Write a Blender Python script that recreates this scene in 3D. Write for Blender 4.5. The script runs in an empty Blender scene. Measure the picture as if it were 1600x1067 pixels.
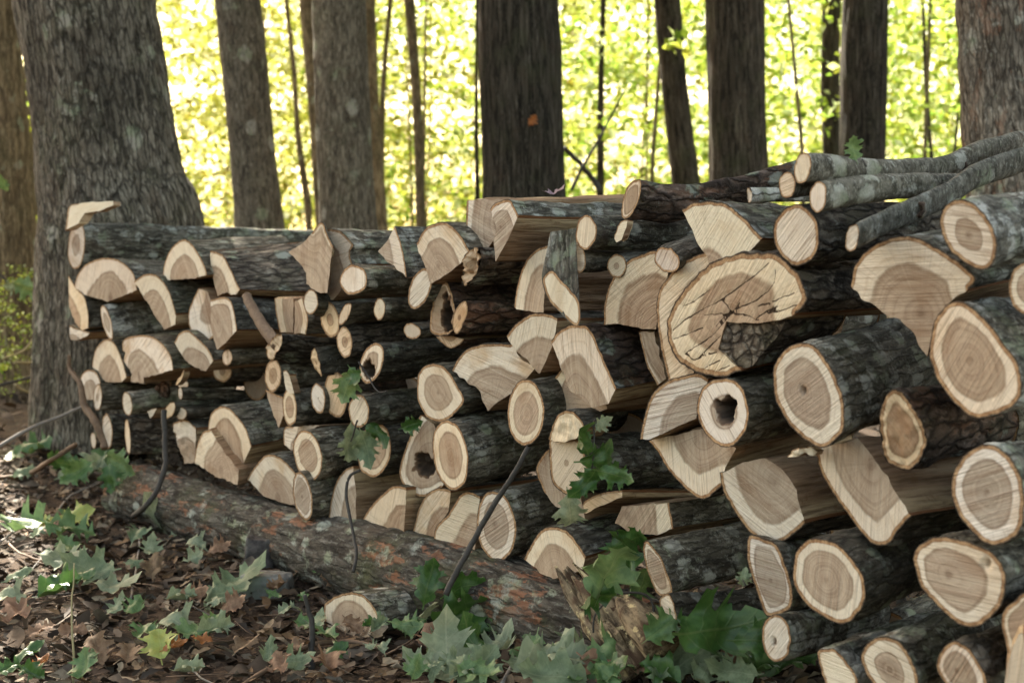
import bpy, bmesh, math, random
import numpy as np
from mathutils import Vector, Matrix, Euler
from mathutils.geometry import delaunay_2d_cdt

random.seed(7); RNG = np.random.default_rng(11)
S = bpy.context.scene; COL = S.collection
R = math.radians
# ------------------------------------------------------------------ camera, sky, sun, exposure
PITCH = R(3.475); CAMH = 0.95; FPX = 2222.0
cd = bpy.data.cameras.new('camera'); cam = bpy.data.objects.new('camera', cd); COL.objects.link(cam)
cam.location = (0, 0, CAMH); cam.rotation_euler = (math.pi/2 - PITCH, 0, 0)
cd.sensor_width = 36; cd.lens = 50; cd.clip_end = 1000; cd.clip_start = 0.05
cd.dof.use_dof = True; cd.dof.focus_distance = 3.9; cd.dof.aperture_fstop = 3.6
S.camera = cam
SUN_EL, SUN_AZ = R(40), R(-24)          # azimuth from +Y towards +X
w = bpy.data.worlds.new('World'); S.world = w; w.use_nodes = True
wn = w.node_tree; sky = wn.nodes.new('ShaderNodeTexSky'); sky.sky_type = 'NISHITA'
sky.sun_disc = False; sky.sun_elevation = SUN_EL; sky.sun_rotation = SUN_AZ
sky.dust_density = 3.0; sky.air_density = 1.0; sky.ozone_density = 1.0
warm = wn.nodes.new('ShaderNodeMix'); warm.data_type = 'RGBA'; warm.blend_type = 'MULTIPLY'
warm.inputs[0].default_value = 1.0; warm.inputs[7].default_value = (1.0, 0.84, 0.615, 1)
wn.links.new(sky.outputs[0], warm.inputs[6])
bg = wn.nodes['Background']; bg.inputs[1].default_value = 0.15
wn.links.new(warm.outputs[2], bg.inputs[0])
sd = bpy.data.lights.new('sun', 'SUN'); sun = bpy.data.objects.new('sun', sd); COL.objects.link(sun)
sd.energy = 5.0; sd.angle = R(0.5); sd.color = (1.0, 0.93, 0.80)
sdir = Vector((math.sin(SUN_AZ)*math.cos(SUN_EL), math.cos(SUN_AZ)*math.cos(SUN_EL), math.sin(SUN_EL)))
sun.rotation_euler = sdir.to_track_quat('Z', 'Y').to_euler()
sun.location = sdir*60
S.view_settings.view_transform = 'Standard'; S.view_settings.look = 'None'
S.view_settings.gamma = 1; S.view_settings.use_curve_mapping = False
S.view_settings.exposure = 2.45
S.render.engine = 'CYCLES'
S.cycles.use_denoising = True
S.cycles.max_bounces = 6; S.cycles.diffuse_bounces = 3; S.cycles.transmission_bounces = 4
S.cycles.glossy_bounces = 2; S.cycles.sample_clamp_indirect = 6.0

# ------------------------------------------------------------------ geometry helpers
FWD = np.array([0, math.cos(PITCH), -math.sin(PITCH)]); UP = np.array([0, math.sin(PITCH), math.cos(PITCH)])
CAM = np.array([0, 0, CAMH])
def ray(px, py):
    return FWD + np.array([1., 0, 0])*((px-800)/FPX) - UP*((py-533.5)/FPX)
def atY(px, py, Y):
    r = ray(px, py); return CAM + r*(Y/r[1])
def ground_base(x, y):
    """gentle lie of the land: a shallow dip in front of the middle of the pile"""
    t = (np.asarray(x)-1.0)*-.625 + (np.asarray(y)-3.0)*.781
    ts = np.array([-6., -1, 0, .8, 1.3, 1.9, 3.2, 4.4, 5.2, 6.5, 9]); zs = np.array([-.1, -.1, -.1, -.10, -.17, -.225, -.23, -.21, -.12, -.06, -.05])
    return (np.interp(t, ts, zs) + np.interp(t-.25, ts, zs) + np.interp(t+.25, ts, zs))/3
def atZ(px, py, z=0.0):
    """point on the ground, lifted by z"""
    r = ray(px, py); h = -.15
    for _ in range(8):
        P = CAM + r*((h+z-CAMH)/r[2]); h = float(ground_base(P[0], P[1]))
    return P
def on_plane(px, py, P, n):
    r = ray(px, py); return CAM + r*(np.dot(P-CAM, n)/np.dot(r, n))
PD = np.array([-.625, .781, 0]); PD /= np.linalg.norm(PD)
PN = np.array([-PD[1], PD[0], 0]); PN = PN if PN[1] < 0 else -PN      # pile front normal, towards the viewer
P0 = atY(1545, 600, 3.0)
def on_pile(px, py, prot=0.0):
    return on_plane(px, py, P0 + PN*prot, PN)

def vnoise(P, seed=0):
    P = np.asarray(P, float); i = np.floor(P).astype(np.int64); f = P - i; f = f*f*(3-2*f)
    def h(a, b, c):
        n = (a*374761393 + b*668265263 + c*1274126177 + seed*974634721) & 0x7fffffff
        n = ((n ^ (n >> 13))*1274126177) & 0x7fffffff
        return ((n ^ (n >> 16)) & 0xffff)/65535.0
    x, y, z = i[:, 0], i[:, 1], i[:, 2]; r = 0
    for dx in (0, 1):
        for dy in (0, 1):
            for dz in (0, 1):
                wgt = (f[:, 0] if dx else 1-f[:, 0])*(f[:, 1] if dy else 1-f[:, 1])*(f[:, 2] if dz else 1-f[:, 2])
                r = r + wgt*h(x+dx, y+dy, z+dz)
    return r
def fbm(P, seed=0, o=3):
    a, s, t = 1., 0., 0.
    for k in range(o):
        s = s + a*vnoise(np.asarray(P)*(2**k), seed+k); t += a; a *= .5
    return s/t

def mesh_obj(name, V, F, mat, parent=None, smooth=True, attrs=None, loc=None):
    me = bpy.data.meshes.new(name)
    V = np.asarray(V, float)
    if loc is not None: V = V - np.asarray(loc)
    if isinstance(F, np.ndarray):
        n, k = F.shape
        me.vertices.add(len(V)); me.vertices.foreach_set('co', V.astype(np.float32).ravel())
        me.loops.add(n*k); me.loops.foreach_set('vertex_index', F.astype(np.int32).ravel())
        me.polygons.add(n); me.polygons.foreach_set('loop_start', np.arange(0, n*k, k, dtype=np.int32))
        me.update(calc_edges=True)
    else:
        me.from_pydata(V.tolist(), [], F); me.update()
    if smooth: me.polygons.foreach_set('use_smooth', [True]*len(me.polygons))
    if attrs:
        for k, a in attrs.items():
            a = np.asarray(a, np.float32)
            if a.ndim == 2:
                at = me.attributes.new(k, 'FLOAT_VECTOR', 'POINT'); at.data.foreach_set('vector', a.ravel())
            else:
                at = me.attributes.new(k, 'FLOAT', 'POINT'); at.data.foreach_set('value', a)
    me.materials.append(mat)
    o = bpy.data.objects.new(name, me); COL.objects.link(o)
    if parent is not None: o.parent = parent
    elif loc is not None: o.location = loc
    return o
def empty(name, loc, label, cat, group=None):
    o = bpy.data.objects.new(name, None); COL.objects.link(o); o.location = loc; o.empty_display_size = .05
    tag(o, label, cat, group); return o
def tag(o, label, cat, group=None):
    o['label'] = label; o['category'] = cat
    if group: o['group'] = group
    return o

def tube(pts, radii, n=8, jitter=0.0, seed=0):
    P = np.asarray(pts, float); m = len(P); rad = np.asarray(radii, float)
    T = np.gradient(P, axis=0); T /= np.linalg.norm(T, axis=1)[:, None] + 1e-9
    ref = np.array([0.31, 0.17, 0.93]); V = []
    if abs(np.dot(T[m//2], ref)) > .9: ref = np.array([1., .1, 0])
    for i in range(m):
        a = np.cross(T[i], ref); a /= np.linalg.norm(a); b = np.cross(T[i], a)
        for k in range(n):
            th = 2*math.pi*k/n; rr = rad[i]*(1 + jitter*math.sin(k*2.3+i*1.7+seed))
            V.append(P[i] + (a*math.cos(th)+b*math.sin(th))*rr)
    F = []
    for i in range(m-1):
        for k in range(n):
            F.append((i*n+k, i*n+(k+1) % n, (i+1)*n+(k+1) % n, (i+1)*n+k))
    F.append(tuple(range(n-1, -1, -1))); F.append(tuple((m-1)*n+k for k in range(n)))
    return V, F
def catmull(P, per=6, closed=False):
    P = np.asarray(P, float); n = len(P)
    if n < 3: return P
    out = []
    rng = range(n) if closed else range(n-1)
    for i in rng:
        if closed: a, b, c, d = P[(i-1) % n], P[i], P[(i+1) % n], P[(i+2) % n]
        else: a, b, c, d = P[max(i-1, 0)], P[i], P[i+1], P[min(i+2, n-1)]
        for k in range(per):
            t = k/per
            out.append(.5*(2*b + (c-a)*t + (2*a-5*b+4*c-d)*t*t + (3*b-a-3*c+d)*t**3))
    if not closed: out.append(P[-1])
    return np.array(out)
def resample(P, ds, closed=False):
    P = np.asarray(P, float)
    if closed: P = np.vstack([P, P[:1]])
    L = np.r_[0, np.cumsum(np.linalg.norm(np.diff(P, axis=0), axis=1))]
    n = max(2, int(round(L[-1]/ds)))
    if closed: n = max(n, 10)
    s = np.linspace(0, L[-1], n+1)
    Q = np.column_stack([np.interp(s, L, P[:, k]) for k in range(P.shape[1])])
    return Q[:-1] if closed else Q
def seg_dist(P, poly):
    """distance of points P (N,2) to an open polyline (M,2)"""
    a, b = poly[:-1], poly[1:]; d = b-a; L2 = (d**2).sum(1)+1e-12
    t = np.clip(((P[:, None]-a[None])*d[None]).sum(2)/L2, 0, 1)
    q = a[None]+t[..., None]*d[None]
    return np.sqrt(((P[:, None]-q)**2).sum(2)).min(1)
def inside(P, poly):
    x, y = P[:, 0], P[:, 1]; c = np.zeros(len(P), bool); n = len(poly); j = n-1
    for i in range(n):
        xi, yi = poly[i]; xj, yj = poly[j]
        c ^= ((yi > y) != (yj > y)) & (x < (xj-xi)*(y-yi)/((yj-yi) or 1e-12)+xi); j = i
    return c

# ------------------------------------------------------------------ node helpers and materials
class NT:
    def __init__(s, name):
        s.m = bpy.data.materials.new(name); s.m.use_nodes = True; s.t = s.m.node_tree
        s.b = s.t.nodes['Principled BSDF']; s.out = s.t.nodes['Material Output']
    def n(s, typ, ins=None, **kw):
        nd = s.t.nodes.new(typ)
        for k, v in kw.items(): setattr(nd, k, v)
        for k, v in (ins or {}).items():
            if isinstance(v, bpy.types.NodeSocket): s.t.links.new(v, nd.inputs[k])
            else: nd.inputs[k].default_value = v
        return nd
    def attr(s, name): return s.n('ShaderNodeAttribute', attribute_name=name)
    def mapv(s, v, sc): return s.n('ShaderNodeMapping', {'Vector': v, 'Scale': sc}).outputs[0]
    def noise(s, v, sc, det=4, rough=.55, dist=0.): return s.n('ShaderNodeTexNoise', {'Vector': v, 'Scale': sc, 'Detail': det, 'Roughness': rough, 'Distortion': dist}).outputs[0]
    def vor(s, v, sc, feat='DISTANCE_TO_EDGE'): return s.n('ShaderNodeTexVoronoi', {'Vector': v, 'Scale': sc}, feature=feat).outputs[0]
    def ma(s, op, a, b=0.0, c=None):
        ins = {0: a, 1: b}
        if c is not None: ins[2] = c
        return s.n('ShaderNodeMath', ins, operation=op).outputs[0]
    def ss(s, v, a, b):
        return s.n('ShaderNodeMapRange', {0: v, 1: a, 2: b, 3: 0., 4: 1.}, interpolation_type='SMOOTHSTEP').outputs[0]
    def mix(s, f, a, b, mode='MIX'):
        c4 = lambda c: c if isinstance(c, bpy.types.NodeSocket) else (*c, 1)
        nd = s.n('ShaderNodeMix', {0: f, 6: c4(a), 7: c4(b)}, data_type='RGBA', blend_type=mode); return nd.outputs[2]
    def bump(s, h, strength, dist): return s.n('ShaderNodeBump', {'Height': h, 'Strength': strength, 'Distance': dist}).outputs[0]
    def fin(s, col, rough=.85, nrm=None, spec=.3):
        if isinstance(col, bpy.types.NodeSocket): s.t.links.new(col, s.b.inputs['Base Color'])
        else: s.b.inputs['Base Color'].default_value = (*col, 1)
        if isinstance(rough, bpy.types.NodeSocket): s.t.links.new(rough, s.b.inputs['Roughness'])
        else: s.b.inputs['Roughness'].default_value = rough
        s.b.inputs['Specular IOR Level'].default_value = spec
        if nrm is not None: s.t.links.new(nrm, s.b.inputs['Normal'])
        return s.m

def bark_mat(name, dark, mid, light, lichen=.5, lcol=(.34, .37, .35), green=.3, red=0., st=.2, sc=1., patch=9., plates=.35):
    s = NT(name); v = s.attr('lp').outputs['Vector']
    rnd = s.n('ShaderNodeObjectInfo').outputs['Random']
    wob = s.n('ShaderNodeTexNoise', {'Vector': v, 'Scale': 34.*sc, 'Detail': 3.}).outputs[1]
    wv = s.n('ShaderNodeVectorMath', {0: v, 1: s.n('ShaderNodeVectorMath', {0: wob, 3: .018/sc}, operation='SCALE').outputs[0]}, operation='ADD').outputs[0]
    st_v = s.mapv(wv, (1, 1, st))
    f1 = s.noise(st_v, 38*sc, 8, .66, .1); f2 = s.noise(st_v, 85*sc, 6, .65); gr = s.noise(v, 210*sc, 3, .6)
    fiss = s.ss(s.vor(s.mapv(wv, (1, 1, st*.8)), 42*sc), .0, .16)
    big = s.noise(v, 5., 4, .6)
    col = s.mix(s.ss(f1, .34, .64), dark, mid)
    col = s.mix(s.ma('MULTIPLY', s.ss(f2, .48, .70), .7), col, light)
    col = s.mix(s.ma('MULTIPLY', s.ss(big, .48, .7), green), col, (.060, .066, .030))
    col = s.mix(s.ma('MULTIPLY', s.ss(s.noise(v, 8., 4, .6), .54, .7), .45), col, (.075, .048, .032))
    col = s.mix(s.ma('MULTIPLY', s.ss(s.noise(s.mapv(v, (1, 1, .5)), 2.6, 5, .65), .52, .66), .55), col, dark)
    if red:
        rm_ = s.ma('MULTIPLY', s.ss(s.noise(s.mapv(wv, (1, 1, .3)), 12., 7, .72), .53, .58), s.ss(s.noise(v, 2.2, 2), .36, .48))
        col = s.mix(s.ma('MULTIPLY', rm_, red), col, s.mix(f2, (.16, .06, .032), (.40, .19, .105)))
    if lichen:
        l1 = s.noise(v, patch, 6, .66); l2 = s.noise(v, patch*2.9, 5, .68); l3 = s.noise(v, patch*8, 4, .7)
        lm = s.ma('MAXIMUM', s.ma('MULTIPLY', s.ss(l1, .64-.10*lichen, .70-.10*lichen), .9), s.ma('MULTIPLY', s.ss(l2, .67-.07*lichen, .73-.07*lichen), .8))
        lm = s.ma('MAXIMUM', lm, s.ma('MULTIPLY', s.ss(l3, .57, .68), .5*min(lichen, 1.)))
        lm = s.ma('MULTIPLY', lm, s.ma('ADD', s.ma('MULTIPLY', s.ss(gr, .3, .65), .55), s.ma('MULTIPLY', s.ss(f2, .3, .6), .4)))
        vn = s.n('ShaderNodeTexVoronoi', {'Vector': s.mapv(wv, (1, 1, .8)), 'Scale': patch*1.5}, feature='F1')
        cc = s.n('ShaderNodeSeparateColor', {0: vn.outputs['Color']}).outputs[0]
        blob = s.ma('MULTIPLY', s.ss(s.ma('ADD', vn.outputs['Distance'], s.ma('MULTIPLY', s.ma('SUBTRACT', l3, .5), .55)), .44, .30), s.ss(cc, .86-.30*min(lichen, 1.5), .92-.30*min(lichen, 1.5)))
        lm = s.ma('MAXIMUM', lm, s.ma('MULTIPLY', blob, s.ma('ADD', .45, s.ma('MULTIPLY', gr, .6))))
        lc = s.mix(s.ss(s.noise(v, 11., 3), .42, .62), lcol, (.26, .285, .19))
        col = s.mix(s.ma('MINIMUM', lm, .92), col, lc)
    col = s.mix(s.ma('MULTIPLY', s.ma('SUBTRACT', 1., fiss), plates*1.4), col, tuple(c*.3 for c in dark))
    col = s.mix(1., col, s.n('ShaderNodeCombineColor', {0: s.ma('ADD', s.ma('MULTIPLY', rnd, .55), .75), 1: s.ma('ADD', s.ma('MULTIPLY', rnd, .48), .77), 2: s.ma('ADD', s.ma('MULTIPLY', rnd, .38), .79)}).outputs[0], 'MULTIPLY')
    h = s.ma('ADD', s.ma('ADD', f1, s.ma('MULTIPLY', f2, .5)), s.ma('ADD', s.ma('MULTIPLY', fiss, plates), s.ma('MULTIPLY', gr, .15)))
    return s.fin(col, .92, s.bump(h, .9, .009/sc), .12)

def end_mat():
    s = NT('end_grain'); A = lambda n: s.attr(n).outputs['Fac']
    v = s.attr('lp').outputs['Vector']; t, db, sap, tone, hol, rr, crk, bt = (A(k) for k in ('t', 'db', 'sap', 'tone', 'hol', 'rr', 'crk', 'bt'))
    rnd = s.n('ShaderNodeObjectInfo').outputs['Random']; rnd2 = s.ma('FRACT', s.ma('MULTIPLY', rnd, 17.31)); rnd3 = s.ma('FRACT', s.ma('MULTIPLY', rnd, 53.7))
    flat = s.mapv(v, (1, 1, 0.02))
    n1 = s.noise(flat, 24., 5, .65); n2 = s.noise(flat, 7., 3); n3 = s.noise(flat, 70., 4, .7)
    tt = s.ma('ADD', t, s.ma('MULTIPLY', s.ma('SUBTRACT', n2, .5), .20))
    tt = s.ma('ADD', tt, s.ma('MULTIPLY', s.ma('SUBTRACT', n1, .5), .09))
    rr2 = s.ma('ADD', rr, s.ma('ADD', s.ma('MULTIPLY', s.ma('SUBTRACT', n2, .5), .022), s.ma('MULTIPLY', s.ma('SUBTRACT', n1, .5), .006)))
    rv = lambda f, q: s.noise(s.n('ShaderNodeCombineXYZ', {0: s.ma('MULTIPLY', rr2, f), 1: s.ma('MULTIPLY', n1, q), 2: s.ma('MULTIPLY', rnd, 9.)}).outputs[0], 1., 2, .55)
    r1 = rv(150., .5); r2 = rv(320., .8); r3 = rv(48., .4)
    heart = s.ss(s.ma('SUBTRACT', sap, tt), -.03, .03)
    sapc = s.mix(n1, (.72, .61, .46), (.85, .77, .64))
    sapc = s.mix(s.ma('MULTIPLY', s.ss(n2, .48, .68), s.ma('MULTIPLY', rnd2, .7)), sapc, (.56, .36, .18))
    sapc = s.mix(s.ma('MULTIPLY', s.ss(r1, .54, .68), .22), sapc, (.50, .35, .21))
    hc = s.mix(rnd3, (.49, .36, .275), (.42, .34, .235))
    hc = s.mix(s.ma('MULTIPLY', s.ss(r3, .45, .65), .45), hc, (.28, .195, .135))
    hc = s.mix(s.ma('MULTIPLY', s.ss(r1, .47, .62), .42), hc, (.20, .13, .085))
    hc = s.mix(s.ma('MULTIPLY', s.ss(r2, .50, .64), .45), hc, (.47, .36, .26))
    hc = s.mix(s.ma('MULTIPLY', s.ss(n2, .52, .66), .5), hc, (.30, .18, .105))
    pv = s.attr('pv').outputs['Vector']; pd = s.n('ShaderNodeVectorMath', {0: pv}, operation='NORMALIZE').outputs[0]
    pdx = s.n('ShaderNodeVectorMath', {0: s.n('ShaderNodeVectorMath', {0: pd, 3: 11.}, operation='SCALE').outputs[0], 1: s.n('ShaderNodeCombineXYZ', {2: s.ma('ADD', s.ma('MULTIPLY', rnd, 40.), s.ma('MULTIPLY', n1, .8))}).outputs[0]}, operation='ADD').outputs[0]
    ray1 = s.noise(pdx, 1., 2, .5); ray2 = s.noise(pdx, 3.2, 3, .6)
    edge = s.ma('MULTIPLY', s.ma('SUBTRACT', 1., s.ss(s.ma('ABSOLUTE', s.ma('SUBTRACT', s.ma('SUBTRACT', sap, .02), tt)), .0, .06)), .55)
    col = s.mix(heart, sapc, hc)
    col = s.mix(s.ma('MULTIPLY', edge, s.ss(sap, .1, .3)), col, (.22, .15, .095))
    chk = s.ma('MULTIPLY', s.ma('SUBTRACT', 1., s.ss(s.ma('ABSOLUTE', s.ma('SUBTRACT', ray1, .5)), .0, .016)), s.ma('MULTIPLY', s.ma('SUBTRACT', 1., s.ss(s.ma('ADD', t, s.ma('MULTIPLY', n2, .5)), .45, .85)), s.ss(sap, .05, .3)))
    col = s.mix(s.ma('MULTIPLY', chk, s.ma('MULTIPLY', rnd2, .75)), col, (.07, .04, .025))
    col = s.mix(s.ma('MULTIPLY', s.ss(ray2, .52, .66), .22), col, (.25, .165, .105))
    col = s.mix(s.ma('MULTIPLY', s.ss(ray2, .46, .34), .16), col, (.82, .70, .54))
    # saw marks at an angle of each log's own
    ang = s.ma('MULTIPLY', rnd, 6.283)
    rot = s.n('ShaderNodeVectorRotate', {'Vector': flat, 'Angle': ang}, rotation_type='Z_AXIS').outputs[0]
    saw = s.noise(s.mapv(rot, (2.5, 95, 1)), 1.5, 4, .7); saw2 = s.noise(s.mapv(rot, (5, 300, 1)), 1., 3, .65); saw3 = s.noise(s.mapv(rot, (2, 30, 1)), 1.2, 3)
    amt = s.ma('ADD', .18, s.ma('MULTIPLY', s.ma('MULTIPLY', rnd3, s.ss(n2, .34, .58)), .7))
    col = s.mix(s.ma('MULTIPLY', s.ss(saw, .50, .66), amt), col, (.24, .155, .095))
    col = s.mix(s.ma('MULTIPLY', s.ss(saw2, .54, .7), s.ma('MULTIPLY', amt, .8)), col, (.27, .18, .11))
    col = s.mix(s.ma('MULTIPLY', s.ss(saw3, .56, .4), .16), col, (.80, .69, .53))
    # pith, cracks, rot; deep hollows go near black, their shade painted in
    col = s.mix(s.ma('MULTIPLY', s.ma('SUBTRACT', 1., s.ss(s.ma('ADD', t, s.ma('MULTIPLY', s.ma('SUBTRACT', n1, .5), .25)), .02, .17)), s.ma('MULTIPLY', s.ss(sap, .05, .3), s.ma('ADD', .25, s.ma('MULTIPLY', rnd3, .55)))), col, (.15, .085, .05))
    col = s.mix(s.ma('MULTIPLY', s.ss(s.ma('ADD', hol, s.ma('MULTIPLY', s.ma('SUBTRACT', n1, .5), .8)), .30, .62), .95), col, s.mix(s.ss(hol, .55, .95), (.15, .085, .045), s.mix(n3, (.012, .009, .007), (.055, .036, .024))))
    col = s.mix(s.ma('SUBTRACT', 1., s.ss(crk, .0004, .0018)), col, (.04, .024, .015))
    # yellowed / weathered pieces; lowest tone also paints shade onto the gap logs
    col = s.mix(s.ma('MULTIPLY', s.ss(tone, .5, 1.), .8), col, s.mix(.62, col, (.80, .52, .22), 'MULTIPLY'))
    col = s.mix(s.ma('MULTIPLY', s.ss(tone, .5, 0.), .8), col, s.mix(.6, col, (.33, .27, .22)))
    blot = s.ss(s.noise(flat, 4.5, 4, .6), .52, .72)
    col = s.mix(s.ma('MULTIPLY', blot, s.ma('MULTIPLY', rnd3, .5)), col, s.mix(.8, col, (.62, .44, .28), 'MULTIPLY'))
    col = s.mix(1., col, s.n('ShaderNodeCombineColor', {0: s.ma('ADD', s.ma('MULTIPLY', rnd2, .10), .93), 1: s.ma('ADD', s.ma('MULTIPLY', rnd2, .09), s.ma('ADD', .90, s.ma('MULTIPLY', rnd3, .03))), 2: s.ma('ADD', s.ma('MULTIPLY', rnd2, .08), s.ma('ADD', .82, s.ma('MULTIPLY', rnd3, .17)))}).outputs[0], 'MULTIPLY')
    # bark rim
    dbn = s.ma('ADD', db, s.ma('MULTIPLY', s.ma('SUBTRACT', n3, .5), .006))
    rim = s.ma('SUBTRACT', 1., s.ss(s.ma('SUBTRACT', dbn, bt), -.0014, .0014))
    rimc = s.mix(s.ss(n3, .35, .65), (.25, .135, .065), (.46, .285, .15))
    rimc = s.mix(s.ss(s.ma('DIVIDE', dbn, bt), .42, .08), rimc, (.06, .042, .03))
    rimc = s.mix(s.ss(s.ma('DIVIDE', dbn, bt), .82, 1.), rimc, (.22, .12, .06))
    col = s.mix(rim, col, rimc)
    dirt = s.ss(s.noise(flat, 42., 6, .75), .64, .74)
    col = s.mix(s.ma('MULTIPLY', dirt, .45), col, (.14, .085, .05))
    h = s.ma('ADD', s.ma('MULTIPLY', saw, .8), s.ma('ADD', s.ma('MULTIPLY', saw2, .5), s.ma('MULTIPLY', r1, .25)))
    return s.fin(col, .8, s.bump(h, 1., .007), .15)

def split_mat():
    s = NT('split_wood'); v = s.attr('lp').outputs['Vector']; t = s.attr('t').outputs['Fac']; db = s.attr('db').outputs['Fac']; bt = s.attr('bt').outputs['Fac']
    g = s.noise(s.mapv(v, (1, 1, .06)), 90., 5, .65); g2 = s.noise(s.mapv(v, (1, 1, .1)), 25., 4)
    col = s.mix(s.ss(s.ma('ADD', t, s.ma('MULTIPLY', s.ma('SUBTRACT', g2, .5), .5)), .8, .45), (.52, .375, .22), (.31, .195, .115))
    col = s.mix(s.ma('MULTIPLY', s.ss(g, .42, .66), .8), col, (.13, .072, .038))
    col = s.mix(s.ma('MULTIPLY', s.ss(g2, .5, .75), .4), col, (.66, .5, .32))
    col = s.mix(s.ma('SUBTRACT', 1., s.ss(s.ma('SUBTRACT', db, bt), -.001, .001)), col, (.24, .11, .05))
    col = s.mix(s.ma('MULTIPLY', s.ss(s.noise(v, 16., 5, .7), .55, .68), .6), col, (.20, .105, .05))
    return s.fin(col, .9, s.bump(s.ma('ADD', g, g2), 1., .014), .12)

BARK = {
 'dark':   bark_mat('bark_dark', (0.0327, 0.0275, 0.0208), (0.1426, 0.1248, 0.0972), (0.3160, 0.2884, 0.2350), .45, (.35, .34, .295), .35, patch=13.),
 'lichen': bark_mat('bark_lichen', (0.0356, 0.0304, 0.0230), (0.1620, 0.1426, 0.1118), (0.3564, 0.3240, 0.2674), 1.0, (.42, .41, .36), .40, patch=12.),
 'white':  bark_mat('bark_white_blotches', (0.0386, 0.0342, 0.0267), (0.1717, 0.1540, 0.1248), (0.3888, 0.3564, 0.2996), 1.55, (.60, .585, .53), .20, patch=9.),
 'rough':  bark_mat('bark_rough', (0.0238, 0.0178, 0.0149), (0.1458, 0.1166, 0.0907), (0.3240, 0.2834, 0.2350), .25, (.3, .31, .27), .35, st=.3, sc=.8, plates=.5),
 'brown':  bark_mat('bark_brown', (0.0327, 0.0223, 0.0178), (0.1620, 0.1069, 0.0810), (0.3564, 0.2592, 0.2106), .35, (.32, .33, .29), .40, red=.35, st=.28, sc=.8, plates=.5),
 'branch': bark_mat('bark_branch', (0.0535, 0.0475, 0.0371), (0.1782, 0.1604, 0.1296), (0.3806, 0.3532, 0.2916), .8, (.44, .43, .375), .25, st=1.3, sc=.9, patch=9., plates=.1),
 'rail':   bark_mat('bark_mossy_flaking', (0.0253, 0.0202, 0.0164), (0.1026, 0.0880, 0.0713), (0.2346, 0.2199, 0.1906), .75, (.34, .36, .31), .80, red=.65, st=.22, sc=.75, plates=.3),
}
TREEBARK = {
 'big':  bark_mat('tree_bark_grey_blocks', (.034, .028, .021), (.185, .158, .122), (.37, .325, .265), .35, (.34, .31, .26), .40, st=.22, sc=.85, patch=5., plates=.5),
 'grey': bark_mat('tree_bark_grey', (.048, .040, .030), (.175, .149, .113), (.33, .29, .23), .35, (.34, .315, .27), .35, st=.22, sc=1.05, patch=5., plates=.3),
 'dark': bark_mat('tree_bark_furrowed', (.015, .012, .008), (.080, .064, .046), (.155, .13, .098), .0, green=.35, st=.08, sc=1., plates=.45),
 'tan':  bark_mat('tree_bark_tan', (.085, .062, .036), (.24, .180, .108), (.35, .28, .18), .1, (.28, .25, .19), .35, st=.2, sc=.7),
 'peel': bark_mat('tree_bark_peeling', (.046, .036, .028), (.215, .178, .142), (.41, .36, .30), .6, (.42, .40, .35), .0, red=.3, st=.25, sc=1., patch=4., plates=.4),
}
END = end_mat(); SPLIT = split_mat()

# ------------------------------------------------------------------ ground
def grid_axis(a, b, step, far0, far1):
    core = list(np.arange(a, b, step)); out = []
    x, d = a, step
    while x > far0: d *= 1.35; x -= d; out.append(x)
    out = out[::-1] + core; x, d = b, step
    out.append(b)
    while x < far1: d *= 1.35; x += d; out.append(x)
    return np.array(out)
def ground_z(x, y):
    P = np.column_stack([x, y, np.zeros_like(x)])
    z = (fbm(P*1.1, 3)-.5)*.10 + (fbm(P*6, 5)-.5)*.035
    near = np.clip(1-np.hypot(x, y)/60, 0, 1)
    return z*near + ground_base(x, y)
def build_ground():
    xs = grid_axis(-4.2, 2.6, .05, -300, 300); ys = grid_axis(2.4, 9.5, .05, -300, 400)
    X, Y = np.meshgrid(xs, ys); x, y = X.ravel(), Y.ravel()
    V = np.column_stack([x, y, ground_z(x, y)]); nx, ny = len(xs), len(ys)
    i = np.arange(nx*ny).reshape(ny, nx)
    F = np.column_stack([i[:-1, :-1].ravel(), i[:-1, 1:].ravel(), i[1:, 1:].ravel(), i[1:, :-1].ravel()])
    s = NT('forest_soil'); v = s.n('ShaderNodeTexCoord').outputs['Object']
    n = s.noise(v, 12., 8, .65); n2 = s.noise(v, 60., 5, .6)
    col = s.mix(s.ss(n, .35, .65), (.024, .016, .011), (.070, .046, .030))
    col = s.mix(s.ma('MULTIPLY', s.ss(n2, .5, .7), .6), col, (.16, .105, .065))
    o = mesh_obj('ground', V, F, s.fin(col, .95, s.bump(n2, .8, .02), .15)); o['kind'] = 'structure'
build_ground()

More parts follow.
